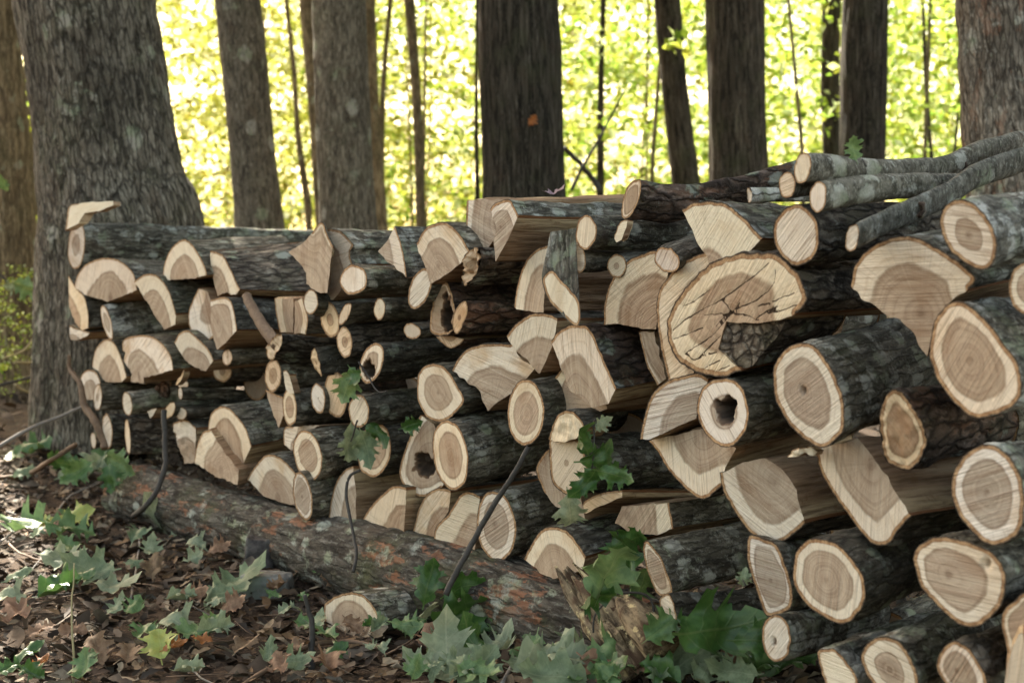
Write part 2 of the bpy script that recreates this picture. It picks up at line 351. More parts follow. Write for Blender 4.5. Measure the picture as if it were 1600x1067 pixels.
# ------------------------------------------------------------------ logs
REG = {'A': (60, 290, 5.333), 'B': (60, 480, 4.446), 'C': (340, 330, 4.64), 'D': (340, 500, 4.103), 'E': (620, 280, 4.447),
       'F': (620, 480, 4.103), 'G': (340, 660, 4.447), 'H': (620, 680, 4.103), 'I': (920, 220, 4.103), 'J': (1200, 200, 3.81),
       'K': (920, 440, 4.103), 'L': (1200, 440, 3.81), 'M': (920, 660, 4.103), 'N': (1180, 660, 3.81), 'O': (1140, 820, 3.478),
       'P': (800, 820, 4.0), 'Q': (400, 740, 3.262), 'X': (0, 0, 1.0)}
def zc(reg, pts):
    ox, oy, s = REG[reg]; return [(ox+p[0]/s, oy+p[1]/s) for p in pts]
SEED = [0]; LOGS = {}
def log(reg, label, bark=None, split=None, e=None, pith=None, sap=.64, tone=.5, slope=None, yaw=None, length=.62, prot=0.0,
        mat='dark', rough=1., rag=0., hole=None, cracks=None, path=None, taper=.94, name=None, axis=None, cat=None, fn=None, bt=None, capmat=None, thick=None, endpt=None):
    SEED[0] += 1; sd_ = SEED[0]; rs = random.Random(sd_*31)
    if tone == .5: tone = rs.uniform(.28, .72)
    closed = not split
    if e:
        cx, cy, rx, ry = e[:4]; rot = R(e[4]) if len(e) > 4 else 0
        bark = []
        for k in range(14):
            a = 2*math.pi*k/14; q = 1 + rs.uniform(-.035, .035)
            x, y = rx*math.cos(a)*q, ry*math.sin(a)*q
            bark.append((cx+x*math.cos(rot)-y*math.sin(rot), cy+x*math.sin(rot)+y*math.cos(rot)))
    bark = np.array(zc(reg, bark)); split_ = np.array(zc(reg, split)) if split else None
    allp = np.vstack([bark, split_]) if split else bark
    cpx = allp.mean(0) if not e else np.array(zc(reg, [(e[0], e[1])])[0])
    yw = R(yaw if yaw is not None else 42 + rs.uniform(-4, 4))
    C = on_pile(cpx[0], cpx[1], prot)
    # face plane: perpendicular-ish to the pile front, each saw cut a little off
    fy, fp = R(rs.uniform(-7, 7)), R(rs.uniform(-5, 5))
    nf = Matrix.Rotation(fy, 3, 'Z') @ (Matrix.Rotation(fp, 3, Vector(PD)) @ Vector(PN))
    if fn is not None: nf = Vector(fn).normalized()
    nf = np.array(nf)
    if axis is not None:
        ax = np.array(axis, float); ax /= np.linalg.norm(ax)
    else:
        if slope is None: ph = R(rs.uniform(-2.5, 2.5))
        else:
            m = np.cross(ray(*cpx), ray(cpx[0]+10, cpx[1]+10*slope)); m = m if m[2] > 0 else -m
            ph = math.atan(-(math.sin(yw)*m[0]+math.cos(yw)*m[1])/m[2]); ph = max(-.45, min(.45, ph))
        ax = np.array([math.sin(yw)*math.cos(ph), math.cos(yw)*math.cos(ph), math.sin(ph)])
    # outline in 3-D
    dep = C[1]; px_m = dep/FPX
    ds = min(max(4.2*px_m, .0055), .016)
    e1 = np.cross([0, 0, 1.], nf); e1 /= np.linalg.norm(e1); e2 = np.cross(nf, e1)
    to2 = lambda q: np.array([np.dot(q-C, e1), np.dot(q-C, e2)])
    un = lambda pp: np.array([to2(on_plane(p[0], p[1], C, nf)) for p in pp])
    b2 = un(bark)
    if closed:
        b2 = resample(catmull(b2, 8, True), ds, True)
    else:
        b2 = resample(catmull(b2, 8), ds)
        sp = np.vstack([b2[-1:], un(split_), b2[:1]])
        # split edges: straight runs with small torn irregularities
        segs = []
        for q in range(len(sp)-1):
            seg = resample(sp[q:q+2], ds); segs.append(seg[:-1] if q else seg[1:-1])
        s2 = np.vstack([x for x in segs if len(x)]) if any(len(x) for x in segs) else np.zeros((0, 2))
        s2 = s2 + (vnoise(np.column_stack([s2*48, np.full(len(s2), sd_)]), 1)[:, None]-.5)*.008
    cen = (b2 if closed else np.vstack([b2, s2])).mean(0)
    rad = np.linalg.norm(b2-cen, axis=1)
    out = (b2-cen)/np.maximum(rad, 1e-6)[:, None]
    b2 = b2 + out*((fbm(np.column_stack([b2*60, np.full(len(b2), sd_*1.7)]), 2)-.5)*.007*rough)[:, None]
    poly = b2 if closed else np.vstack([b2, s2])
    nb = len(b2); N = len(poly)
    area = .5*abs(np.dot(poly[:, 0], np.roll(poly[:, 1], 1))-np.dot(poly[:, 1], np.roll(poly[:, 0], 1)))
    rm = math.sqrt(area/math.pi)
    pth = to2(on_plane(*zc(reg, [pith])[0], C, nf)) if pith else cen + np.array([rs.uniform(-.08, .08), rs.uniform(-.08, .08)])*rm
    barkline = np.vstack([b2, b2[:1]]) if closed else b2
    if bt is None: bt = min(.0095, rm*.14)
    # cap triangulation
    gs = max(rm/8, .007)
    if hole or cracks: gs = max(rm/15, .004)
    mn, mx = poly.min(0), poly.max(0)
    gx, gy = np.meshgrid(np.arange(mn[0], mx[0], gs), np.arange(mn[1], mx[1], gs*.866))
    gx = gx + (np.arange(gx.shape[0]) % 2)[:, None]*gs*.5
    gp = np.column_stack([gx.ravel(), gy.ravel()])
    gp = gp[inside(gp, poly)]
    if len(gp):
        pl = np.vstack([poly, poly[:1]]); gp = gp[seg_dist(gp, pl) > gs*.45]
    inner = b2 - out*bt*1.15 if closed else b2 - out*bt*1.15
    inner = inner[inside(inner, poly)]
    extra = [gp, inner]
    cl = []
    for c in (cracks or []):
        c2 = resample(un(zc(reg, c)), .006); c2 = c2 + (vnoise(np.column_stack([c2*120, np.zeros(len(c2))]), 9)[:, None]-.5)*.005
        cl.append(c2); extra.append(c2)
    pts = np.vstack([poly]+extra)
    vs, _, tri, ov, _, _ = delaunay_2d_cdt([Vector(p) for p in pts], [], [list(range(N))], 1, 1e-6)
    v2 = np.array([[p.x, p.y] for p in vs]); tri = [tuple(f) for f in tri if len(f) == 3]
    if not tri: return None
    db = seg_dist(v2, barkline); dp = np.linalg.norm(v2-pth, axis=1); t = dp/(dp+db+1e-9)
    rscale = np.median(np.linalg.norm(b2-pth, axis=1))
    hol = np.zeros(len(v2)); disp = np.zeros(len(v2))
    if hole:
        hx, hy, hrx, hry = hole[:4]; hd = hole[4] if len(hole) > 4 else .1
        h0 = un(zc(reg, [(hx, hy)]))[0]; hu = un(zc(reg, [(hx+hrx, hy)]))[0]-h0; hv = un(zc(reg, [(hx, hy+hry)]))[0]-h0
        Mi = np.linalg.inv(np.column_stack([hu, hv])); q = (Mi @ (v2-h0).T).T
        rr_ = np.linalg.norm(q, axis=1) + (fbm(np.column_stack([v2*38, np.full(len(v2), sd_)]), 4)-.5)*1.5
        hol = np.clip((1.4-rr_)*2.2, 0, 1) if hd > .03 else np.clip(1.5-rr_, 0, 1)*.5; disp -= np.clip((1.05-rr_)*2.2, 0, 1)*hd
    if rag:
        Q = np.column_stack([v2*np.array([60, 60]), np.full(len(v2), sd_*3.3)])
        disp += (fbm(Q, 6, 2)-.5)*rag*1.6 + (vnoise(Q*3, 7)-.5)*rag*.5
    crk = np.full(len(v2), 1.)
    for c2 in cl:
        dcr = seg_dist(v2, c2)/(.25+1.9*vnoise(np.column_stack([v2*45, np.full(len(v2), 3.)]), 2)); crk = np.minimum(crk, dcr); disp -= np.clip(1-dcr/.003, 0, 1)*.0015
    V3 = C + v2[:, :1]*e1 + v2[:, 1:]*e2 + disp[:, None]*(-ax)*-1.0
    # disp is measured along the outward face direction
    V3 = C + v2[:, :1]*e1 + v2[:, 1:]*e2 - disp[:, None]*ax
    ex = ax; lx = np.cross([0, 0, 1.], ex); lx /= np.linalg.norm(lx); ly = np.cross(ex, lx)
    off = np.array([sd_*1.37, sd_*2.11, sd_*.73])
    lpf = lambda P: np.column_stack([(P-C) @ lx, (P-C) @ ly, (P-C) @ ex]) + off
    # sweep path
    if path:
        nv = np.cross(ax*np.array([1, 1, 0]), [0, 0, 1.]); pp = [C]
        for q in zc(reg, path): pp.append(on_plane(q[0], q[1], C, nv))
        cp = resample(catmull(np.array(pp), 8), max(ds*1.6, .012)); offs = cp-C
    else:
        st_ = max(ds*1.7, .012); n_ = max(6, int(length/st_)); offs = np.linspace(0, length, n_+1)[:, None]*ax
        if thick is None and length > .3:
            bend = rs.uniform(-.015, .015); offs = offs + (np.linspace(0, 1, n_+1)**2)[:, None]*np.array([0, 0, bend])
    M = len(offs); along = np.r_[0, np.cumsum(np.linalg.norm(np.diff(offs, axis=0), axis=1))]
    ring3 = C + poly[:, :1]*e1 + poly[:, 1:]*e2
    cen3 = C + cen[0]*e1 + cen[1]*e2
    if endpt is not None:
        ep = atY(*zc(reg, [endpt])[0], C[1]); tofar = lambda P: P + ((ep-P) @ ax)[:, None]*ax; far3 = tofar(ring3); fc = far3.mean(0); far3 = fc + (far3-fc)*.66
    rel = ring3-cen3; relp = rel - (rel @ ax)[:, None]*ax; rn = relp/(np.linalg.norm(relp, axis=1)[:, None]+1e-9)
    # vertices for a run of outline indices
    def run(idx, amp, stretch, kind):
        idx = np.asarray(idx); n = len(idx); rows = []
        for j in range(M):
            f = 1-(1-taper)*(along[j]/along[-1])
            if endpt is not None: rows.append(ring3[idx] + (far3[idx]-ring3[idx])*(j/(M-1)))
            else: rows.append(cen3 + rel[idx]*f + offs[j])
        P = np.vstack(rows); L = lpf(P); A_ = np.repeat(along, n)
        nn = np.tile(rn[idx], (M, 1)); q = np.column_stack([L[:, 0], L[:, 1], L[:, 2]*stretch])
        if kind == 'bark':
            d = (np.abs(fbm(q*42, 3)-.5)*2-.25)*amp + (fbm(L*9, 8)-.5)*amp*2.2
        else:
            d = (fbm(q*np.array([55, 55, 30]), 5)-.5)*amp*2.2 + (fbm(L*np.array([14, 14, 5]), 6)-.5)*amp*3.
        d = d*np.clip(.25+A_/.02, 0, 1)
        return P + nn*d[:, None], L
    def quads(n, wrap):
        i = np.arange(M*n).reshape(M, n)
        if wrap: a, b, c, d = i[:-1], np.roll(i, -1, 1)[:-1], np.roll(i, -1, 1)[1:], i[1:]
        else: a, b, c, d = i[:-1, :-1], i[:-1, 1:], i[1:, 1:], i[1:, :-1]
        return np.column_stack([a.ravel(), b.ravel(), c.ravel(), d.ravel()])
    base = np.array([ring3[:, 0].mean(), ring3[:, 1].mean(), ring3[:, 2].min()])
    name = name or ('log' if closed else 'split_log')
    if rm < .042 and closed and name == 'log': name = 'branch_log'
    root = empty(name, base, label, cat or {'log': 'log', 'branch_log': 'branch', 'split_log': 'split log'}.get(name, 'log'), 'logs stacked in the woodpile')
    # orientation test
    a2 = np.dot(poly[:, 0], np.roll(poly[:, 1], -1))-np.dot(poly[:, 1], np.roll(poly[:, 0], -1))
    flip = a2 > 0
    amp = .0075*rough*min(1, rm/.06)
    bi = np.arange(nb) if closed else np.r_[N-1, np.arange(nb)] if len(s2) else np.arange(nb)
    if not closed: bi = np.arange(nb)
    P, L = run(bi, amp, .22, 'bark'); F = quads(len(bi), closed)
    if not flip: F = F[:, ::-1]
    mesh_obj('bark', P, F, BARK[mat], root, True, {'lp': L}, base)
    if not closed:
        si = np.r_[nb-1, np.arange(nb, N), 0]
        P, L = run(si, .006, .1, 'split'); F = quads(len(si), False)
        if not flip: F = F[:, ::-1]
        p2 = poly[si]; dbs = np.tile(seg_dist(p2, barkline), M); dps = np.tile(np.linalg.norm(p2-pth, axis=1), M)
        mesh_obj('split_face', P, F, SPLIT, root, True, {'lp': L, 't': dps/(dps+dbs+1e-9), 'db': dbs, 'bt': np.full(len(P), bt)}, base)
    # cut faces (front and far)
    T = np.array(tri)
    nz = np.cross(V3[T[0, 1]]-V3[T[0, 0]], V3[T[0, 2]]-V3[T[0, 0]])
    if np.dot(nz, nf) < 0: T = T[:, ::-1]
    K = len(v2); f_ = taper
    Vb = cen3 + (C + v2[:, :1]*e1 + v2[:, 1:]*e2 - cen3)*f_ + offs[-1]
    if endpt is not None: Vb = fc + (tofar(V3)-fc)*.66
    at = {'lp': lpf(V3), 't': t, 'db': db, 'hol': hol, 'crk': crk, 'rr': t*rscale, 'pv': np.column_stack([v2-pth, np.zeros(K)]), 'sap': np.full(K, sap), 'tone': np.full(K, tone), 'bt': np.full(K, bt)}
    mesh_obj('cut_face', V3, T, BARK[capmat] if capmat else END, root, True, at, base)
    at = {**at, 'lp': lpf(Vb), 'hol': hol*0, 'crk': crk*0+1}
    mesh_obj('cut_face', Vb, T[:, ::-1], END, root, True, at, base)
    LOGS[label] = (root, C, np.cross(ax*np.array([1, 1, 0]), [0, 0, 1.]))
    return root
def knot(label, px, py, r_px, rad, mat=None):
    root, C, nv = LOGS[label]; r = ray(px, py); p = on_plane(px, py, C, nv); rd = r/np.linalg.norm(r); p = p - rd*rad
    k = p[1]/FPX*r_px; V, F = [p - rd*.001], []
    e_1 = np.array([1., 0, 0]); e_2 = np.cross(rd, e_1); n = 18; rings = [(.35, -.002), (.62, .003), (.8, .008), (1., .010), (1.25, .002), (1.5, -.012)]
    for j, (f, h) in enumerate(rings):
        for i in range(n):
            a = 6.2832*i/n; q = 1+.12*math.sin(3*a+j)+.07*math.sin(7*a)
            V.append(p + (e_1*math.cos(a)+e_2*math.sin(a))*k*f*q - rd*h)
    for i in range(n): F.append((0, 1+(i+1) % n, 1+i))
    for j in range(len(rings)-1):
        for i in range(n): F.append((1+j*n+i, 1+j*n+(i+1) % n, 1+(j+1)*n+(i+1) % n, 1+(j+1)*n+i))
    o = mesh_obj('knot', V, F, mat or BARK['brown'], root, True, {'lp': np.array(V)}, np.array(root.location)); return o

PALE = 0.0
# --- far end of the pile, beside the big trunk
log('A', 'long mossy log on top of the far end, notched sawn lip at its end', e=(318, 500, 72, 205, 4), length=1.45, sap=.5, mat='lichen', slope=.02, yaw=50)
log('A', 'thin pale sawn wedge tilted on the notched log against big trunk', bark=[(222, 372), (236, 262), (256, 172), (330, 150)], split=[(450, 138), (612, 134), (622, 165), (500, 216), (384, 230), (335, 318)], pith=(600, 160), sap=PALE, length=.05, prot=.09, fn=(-.35, -.75, .75), thick=1, name='wood_slab', cat='wood slab')
log('A', 'half-round split log resting under the notched mossy log', bark=[(300, 850), (312, 780), (340, 720), (400, 652), (520, 605), (640, 610), (740, 670), (800, 750), (822, 870)], split=[(740, 905), (580, 967), (380, 905)], pith=(600, 930), prot=.05, mat='lichen')
log('X', 'quarter split log with slanting arc, right beside the half-round one', bark=[(209, 440), (223, 430), (240, 428), (255, 440), (266, 459), (275, 490)], split=[(274, 507), (257, 515), (240, 490), (220, 456)], pith=(244, 500), prot=.06, tone=.55)
log('A', 'pointed dome-shaped split log lying on the long mossy log', bark=[(1036, 775), (1050, 650), (1110, 520), (1200, 448), (1265, 475), (1330, 560), (1390, 680), (1402, 745)], split=[(1300, 772), (1080, 787)], pith=(1230, 790), prot=.03, tone=.6, length=.5)
log('X', 'split half log with very rough furrowed bark and torn underside', bark=[(328, 391), (348, 398), (362, 424), (375, 452)], split=[(368, 461), (352, 457), (340, 462), (331, 430)], pith=(335, 460), mat='rough', rough=1.6, length=.6, slope=-.02, yaw=48, taper=1.45, tone=.6)

log('X', 'narrow upright split slab at the far end, touching the big trunk', bark=[(138, 512), (138, 490), (132, 464), (118, 448), (107, 430)], split=[(108, 480), (118, 505), (129, 516)], pith=(105, 500), prot=.05, length=.35)
log('X', 'small torn wedge under the upright slab at the far end', bark=[(108, 508), (124, 514), (141, 519)], split=[(137, 525), (120, 531), (110, 531)], pith=(115, 545), prot=.05, length=.3, rag=.01)
log('X', 'dark log with blue-white lichen and a very thin visible sawn edge', e=(167, 504, 7, 29, -14), prot=.07, mat='white', slope=-.12, length=.6)
log('X', 'split log with narrow tall arc above the cluster of thin branches', bark=[(144, 572), (149, 546), (164, 530), (178, 535), (190, 560), (198, 588)], split=[(190, 597), (165, 597), (154, 584)], pith=(175, 600), prot=.02, tone=.6)
log('B', 'large split log with ragged torn lower corner above thin branches', bark=[(585, 300), (590, 225), (680, 195), (780, 200), (860, 250), (920, 340), (937, 430)], split=[(830, 467), (730, 490), (732, 532), (640, 512), (650, 460), (592, 372), (604, 320)], pith=(700, 480), prot=.05)
log('B', 'split log with neat arched top and pointed lower tip beside the ragged one', bark=[(942, 245), (980, 180), (1040, 160), (1100, 208), (1180, 290), (1217, 365)], split=[(1160, 447), (1040, 392), (985, 315)], pith=(1135, 430), prot=.05)
log('B', 'narrow split log standing above a curved brown sapling stem', bark=[(285, 580), (300, 470), (350, 433), (400, 450), (432, 520), (424, 640)], split=[(380, 642), (302, 642)], pith=(355, 640), prot=.03, length=.4)
log('B', 'small dark branch log with oval yellow-cream end at the pile edge', e=(412, 625, 30, 95, 2), sap=.35, prot=.08, slope=-.02, length=.5, mat='dark')
log('B', 'branch log with knot scar and white lichen at the far end', e=(618, 670, 34, 85, -8), sap=PALE, prot=.09, slope=-.14, length=.55, mat='white')
log('B', 'short dark log with plain pinkish cream end near the ground', e=(478, 862, 37, 125, -3), sap=PALE, prot=.10, slope=0., length=.3, mat='rough')
log('B', 'dark log with end seen as a thin pale strip near the ground', e=(620, 897, 19, 126, -4), sap=PALE, prot=.09, slope=0., length=.6, mat='rough')
log('B', 'tiny weathered offcut leaning behind the plain short log', e=(382, 925, 18, 58, -4), sap=PALE, tone=.2, prot=.02, length=.15)
log('B', 'stubby branch with tan round end above a thin dark branch', e=(1005, 535, 39, 33, 10), sap=PALE, tone=.65, prot=.02, length=.6)
log('B', 'thin dark straight branch with small pale half-moon end', e=(987, 597, 16, 45, -3), sap=PALE, prot=.06, slope=.03, length=.7)
log('B', 'small branch with slanted white oval end among thin branches', e=(915, 715, 32, 62, 22), sap=PALE, prot=.08, length=.35)
log('B', 'small branch with grooved tan round end among thin branches', e=(990, 738, 42, 45, -20), sap=PALE, tone=.4, prot=.05, length=.5, slope=-.1)
log('B', 'tiny triangular offcut tucked under the knotty branch', bark=[(750, 722), (785, 706), (822, 700)], split=[(800, 745), (780, 767)], sap=PALE, prot=.02, length=.3)
log('X', 'ragged split piece with torn grain standing on the mossy base log', bark=[(269, 662), (288, 655), (307, 668)], split=[(306, 700), (306, 722), (288, 724), (277, 690)], pith=(290, 730), rag=.012, prot=.02)
log('X', 'leaning split log overlapping the tall arched one on the base log', bark=[(303, 722), (308, 695), (317, 675), (328, 671)], split=[(346, 700), (373, 735), (371, 757), (338, 744)], pith=(345, 735), prot=.08)
log('X', 'tall arched split log with swirled centre on the mossy base log', bark=[(325, 668), (330, 646), (343, 635), (357, 637), (370, 649), (384, 669), (393, 696)], split=[(381, 722), (373, 752), (352, 738), (334, 708)], pith=(352, 688), prot=.05, slope=-.2, length=.7, mat='lichen')
# --- second part of the pile
log('X', 'split log with rounded underside hanging between square-cut pieces', bark=[(310, 451), (297, 478), (294, 498), (298, 516), (309, 527), (323, 533), (335, 527)], split=[(334, 480), (324, 455)], pith=(340, 478), prot=.01)
log('C', 'square-shouldered pale split log below the rough furrowed half log', bark=[(-50, 640), (0, 628), (60, 620), (110, 680), (142, 860)], split=[(60, 950), (-2, 1003), (-42, 880), (-50, 740)], pith=(0, 800), prot=.05, sap=.75, tone=.55)
log('C', 'pale half of a split log in the gap below torn underside', bark=[(450, 882), (422, 740), (412, 632)], split=[(552, 630), (547, 882)], pith=(560, 760), prot=-.04)
log('C', 'pinkish half of a split log with dark crack along its edge', bark=[(618, 632), (656, 770), (642, 892)], split=[(556, 886), (562, 645)], pith=(556, 760), prot=-.03)
log('C', 'broad jagged wedge of grey-pink wood standing highest on the top layer', bark=[(690, 150), (755, 76), (800, 180), (836, 250)], split=[(815, 410), (790, 602), (740, 592), (640, 532), (645, 440), (560, 350), (514, 296), (640, 215)], pith=(640, 560), sap=.93, tone=.42, prot=.10, mat='lichen', length=.3, yaw=-4)
log('C', 'split log with brown bark strip tucked behind the broad jagged wedge', bark=[(775, 150), (800, 128), (880, 140), (940, 190), (986, 246), (960, 300), (976, 382)], split=[(890, 582), (840, 642), (770, 656), (790, 480), (800, 300)], pith=(800, 500), prot=.02, mat='lichen', length=1.0, slope=0.)
log('C', 'round pale log end without heartwood beside the jagged wedge', e=(985, 498, 99, 111, 8), sap=PALE, prot=.12, mat='lichen', length=.5, slope=.02)
log('C', 'narrow triangular split piece with insect holes on the top layer', bark=[(1285, 108), (1330, 230), (1360, 380), (1371, 482)], split=[(1300, 422), (1210, 342), (1163, 290), (1230, 220)], pith=(1150, 330), prot=.05, mat='lichen', length=.8)
log('C', 'small pale oval branch end below the broad jagged wedge', e=(675, 655, 54, 92, 2), sap=PALE, prot=.10, slope=.25, yaw=35, length=.4)
log('C', 'yellowish oval log end with small dark cracked heart', e=(815, 790, 68, 132, -8), sap=.36, tone=.85, prot=.05, length=.5)
log('C', 'thin dark branch with slanted bright white oval end', e=(922, 745, 34, 87, 24), sap=PALE, prot=.08, length=.5)
log('C', 'thin dark branch with oval end and tiny dark pith', e=(1175, 710, 43, 81, 2), sap=.12, prot=.08, length=.6, slope=0.)
log('C', 'yellowish slim oval log end with dark oval heart', e=(922, 950, 56, 116, -5), sap=.38, tone=.85, prot=.07, length=.7, mat='rough')
log('C', 'small dull grey-brown branch end lying on a dark log', e=(1410, 870, 66, 55, 30), sap=PALE, tone=.0, prot=.06, length=.35)
log('E', 'large oval white branch end with dark spot below the rounded split log', e=(160, 762, 74, 148, 19), sap=PALE, prot=.10, length=.5, slope=.05)
log('D', 'crotch log with curled torn yellowish end and furrowed grey bark', bark=[(308, 190), (350, 130), (404, 84), (412, 140), (385, 212), (350, 264), (320, 240)], sap=.35, tone=.8, rag=.02, prot=.10, mat='rough', rough=1.4, length=.45, slope=.06)
log('D', 'yellow oval log end with brown heart under the crotch log', e=(357, 355, 53, 106, 3), sap=.5, tone=.9, prot=.04, length=.6)
log('D', 'round orange-yellow log end half covered by a hanging green leaf', e=(760, 475, 76, 149, -3), sap=PALE, tone=1., prot=.03, mat='brown', length=.6)
log('D', 'small pinkish branch end with dark specks beside orange-yellow log', e=(645, 500, 46, 98, -6), sap=.1, prot=.05, tone=.4, length=.5)
log('D', 'slim log with grey heart and a pale splinter sticking up', e=(462, 560, 46, 122, -3), sap=.6, prot=.08, mat='dark', length=.6)
log('D', 'upright pale splinter standing on the slim grey-hearted log', bark=[(420, 330), (440, 318), (462, 350)], split=[(480, 410), (492, 470), (462, 470), (440, 440)], sap=PALE, prot=.085, length=.03, thick=1, name='wood_splinter', cat='splinter')
log('D', 'pinkish triangular split piece beside the slim grey-hearted log', bark=[(304, 440), (350, 462), (416, 490)], split=[(426, 600), (392, 692), (350, 580)], pith=(400, 700), prot=.03, sap=.97)
log('D', 'oval log end with hollow brown rotted heart and dry twig', e=(988, 275, 72, 138, 18), sap=.6, hole=(965, 310, 34, 66, .06), prot=.09, tone=.6, length=.6)
log('D', 'pale cream branch log with straight dark smooth bark above hanging leaves', e=(905, 585, 67, 108, -5), sap=PALE, tone=.62, prot=.14, slope=-.13, length=.5)
log('D', 'log with thick cream sapwood and large grey heart above the fan-shaped split', e=(578, 868, 89, 163, -12), sap=.66, prot=.10, mat='lichen', slope=-.16, length=.7)
log('D', 'sliver of split wood on top of the large grey-hearted log', bark=[(424, 800), (428, 690), (482, 680)], split=[(660, 674), (600, 702), (505, 762), (480, 832)], pith=(560, 800), prot=.03)
log('D', 'log with dark brown oval heart partly veiled by drooping pale leaves', e=(1003, 830, 107, 178, 8), sap=.7, prot=.04, tone=.62, length=.6)
log('D', 'small tan branch end beside a dark log under square-shouldered split', e=(62, 240, 33, 53, 2), sap=.2, tone=.8, prot=.02, length=.6)
log('D', 'thick dark log lying deep under the thin tan branch end', e=(30, 330, 60, 70), sap=.4, prot=-.10, length=.7, mat='rough')
log('D', 'torn brown branch stub jutting from the furrowed bark', bark=[(620, 172), (652, 260), (668, 365), (640, 330), (598, 255)], sap=.3, tone=1., rag=.012, prot=.10, length=.25)
# --- top of the middle
log('E', 'rounded split log with cream rim and grey-pink heart on the top layer', bark=[(140, 440), (200, 340), (290, 304), (380, 320), (450, 400), (502, 492)], split=[(440, 592), (300, 690), (234, 732), (195, 620), (155, 510)], pith=(285, 610), prot=.10, mat='lichen', length=.8)
log('E', 'thick square slab of split wood with bright flat top, highest in the middle', bark=[(482, 330), (483, 240), (486, 150)], split=[(560, 144), (780, 148), (760, 300), (692, 400), (640, 470), (506, 496)], pith=(700, 300), sap=.8, prot=.03, slope=-.06, length=1.0, yaw=46)
log('E', 'five-sided split log with pale flat underside on the square slab', bark=[(648, 210), (690, 165), (780, 140), (815, 190), (846, 250)], split=[(775, 415), (690, 567), (674, 430), (690, 345)], pith=(720, 330), sap=.62, prot=.14, mat='lichen', slope=.03, length=.9, yaw=48)
log('E', 'short log with torn yellow-brown splintered end under the square slab', bark=[(452, 705), (470, 600), (500, 520), (560, 472), (590, 540), (560, 640), (505, 722), (470, 742)], tone=1., sap=.5, rag=.03, prot=.10, mat='rough', length=.55)
log('E', 'pale quarter log with straight right edge under the five-sided split log', bark=[(813, 892), (840, 720), (900, 560), (980, 482), (1056, 454)], split=[(1046, 640), (1032, 780), (1020, 927), (900, 917)], pith=(1070, 900), sap=.72, prot=.07)
log('E', 'upright mossy branch stub with long slanting pale sawn face', bark=[(1013, 720), (1040, 650), (1090, 638), (1150, 710), (1240, 800), (1278, 900), (1266, 1002), (1222, 1013), (1130, 922), (1060, 850)], sap=PALE, prot=.16, mat='lichen', axis=(.02, .22, 1.), length=.2, fn=(-.62, -.75, .12), endpt=(1160, 330))
log('E', 'long straight dark log with pale oval end on the top layer', e=(1315, 370, 73, 121, 5), sap=PALE, prot=.14, mat='lichen', length=.9, slope=0.)
log('E', 'pale slanted branch end peeking under the long straight dark log', e=(1255, 530, 52, 126, -12), sap=PALE, tone=.55, prot=.11, length=.5)
log('X', 'old log with orange ragged bark rim and black rotten slot in its end', bark=[(671, 510), (676, 470), (684, 447), (698, 441), (708, 465), (713, 500), (706, 519), (690, 525), (676, 521)], sap=.85, tone=.8, hole=(699, 488, 8, 27, .06), prot=.06, mat='brown', rough=1.6, length=.7)
log('E', 'side stub with amber end growing beside the rotten slotted log', bark=[(388, 1010), (400, 930), (440, 860), (482, 852), (493, 920), (465, 1000), (432, 1070), (398, 1062)], sap=.3, tone=1., prot=.11, mat='brown', length=.5)
log('F', 'curved split offcut under the rotten slotted log', bark=[(432, 205), (400, 242), (340, 264), (280, 222), (248, 188)], split=[(340, 184)], pith=(340, 150), tone=.85, prot=.03, mat='brown')
log('F', 'fan-shaped split log with bold growth rings under the mossy stub', bark=[(704, 182), (760, 110), (860, 45), (960, 40), (1032, 66)], split=[(1012, 170), (992, 260), (942, 372), (916, 427), (840, 350), (768, 280)], pith=(905, 440), prot=.09, tone=.55)
log('F', 'wide fan-shaped split log with shaded half and pointed bottom tip', bark=[(353, 402), (390, 330), (450, 270), (540, 240), (640, 231), (742, 236)], split=[(800, 330), (882, 396), (760, 542), (650, 602), (584, 667), (540, 560), (500, 512), (420, 452)], pith=(610, 660), prot=.06)
log('X', 'upright oblong split log with saw streaks, beside the fan-shaped one', bark=[(861, 532), (875, 515), (895, 508), (915, 509), (928, 525), (945, 565), (963, 606)], split=[(950, 632), (925, 636), (890, 610), (874, 565)], pith=(910, 640), prot=.10, mat='brown', length=.6)
log('X', 'round-shouldered log mostly hidden behind the oblong split log', bark=[(868, 650), (860, 618), (866, 592), (882, 568)], split=[(930, 585), (948, 640), (900, 650)], pith=(905, 615), prot=.02)
log('F', 'angular round log with cream sapwood and grey-brown heart, knot on rim', bark=[(130, 520), (140, 420), (200, 365), (280, 368), (340, 420), (400, 520), (432, 582), (412, 640), (340, 710), (270, 737), (190, 700), (135, 600)], pith=(265, 545), sap=.64, prot=.09, length=.6)
log('F', 'upright oval log with clear oval heart above a leaning dark stick', e=(828, 675, 119, 216, 0), sap=.68, prot=.11, mat='dark', length=.6)
log('X', 'lichen-spotted log with tall oval grey heart propped on the base row', e=(704, 710, 27, 56, -8), sap=.67, prot=.12, mat='lichen', slope=-.24, length=.62)
log('X', 'old log with irregular dark hollow behind the lichen-spotted log', bark=[(657, 648), (641, 680), (628, 715), (624, 740), (632, 760), (648, 773), (665, 776), (690, 763)], split=[(698, 745), (692, 700), (678, 662)], pith=(665, 715), sap=.78, hole=(663, 728, 15, 16, .05), prot=.05)
log('X', 'log with lower sawn face stepped under a torn cream lip', bark=[(858, 705), (860, 682), (880, 676), (905, 690), (919, 726), (911, 752), (888, 771), (872, 764), (861, 748)], sap=.12, tone=.75, prot=.10, mat='lichen', length=.75, slope=-.02)
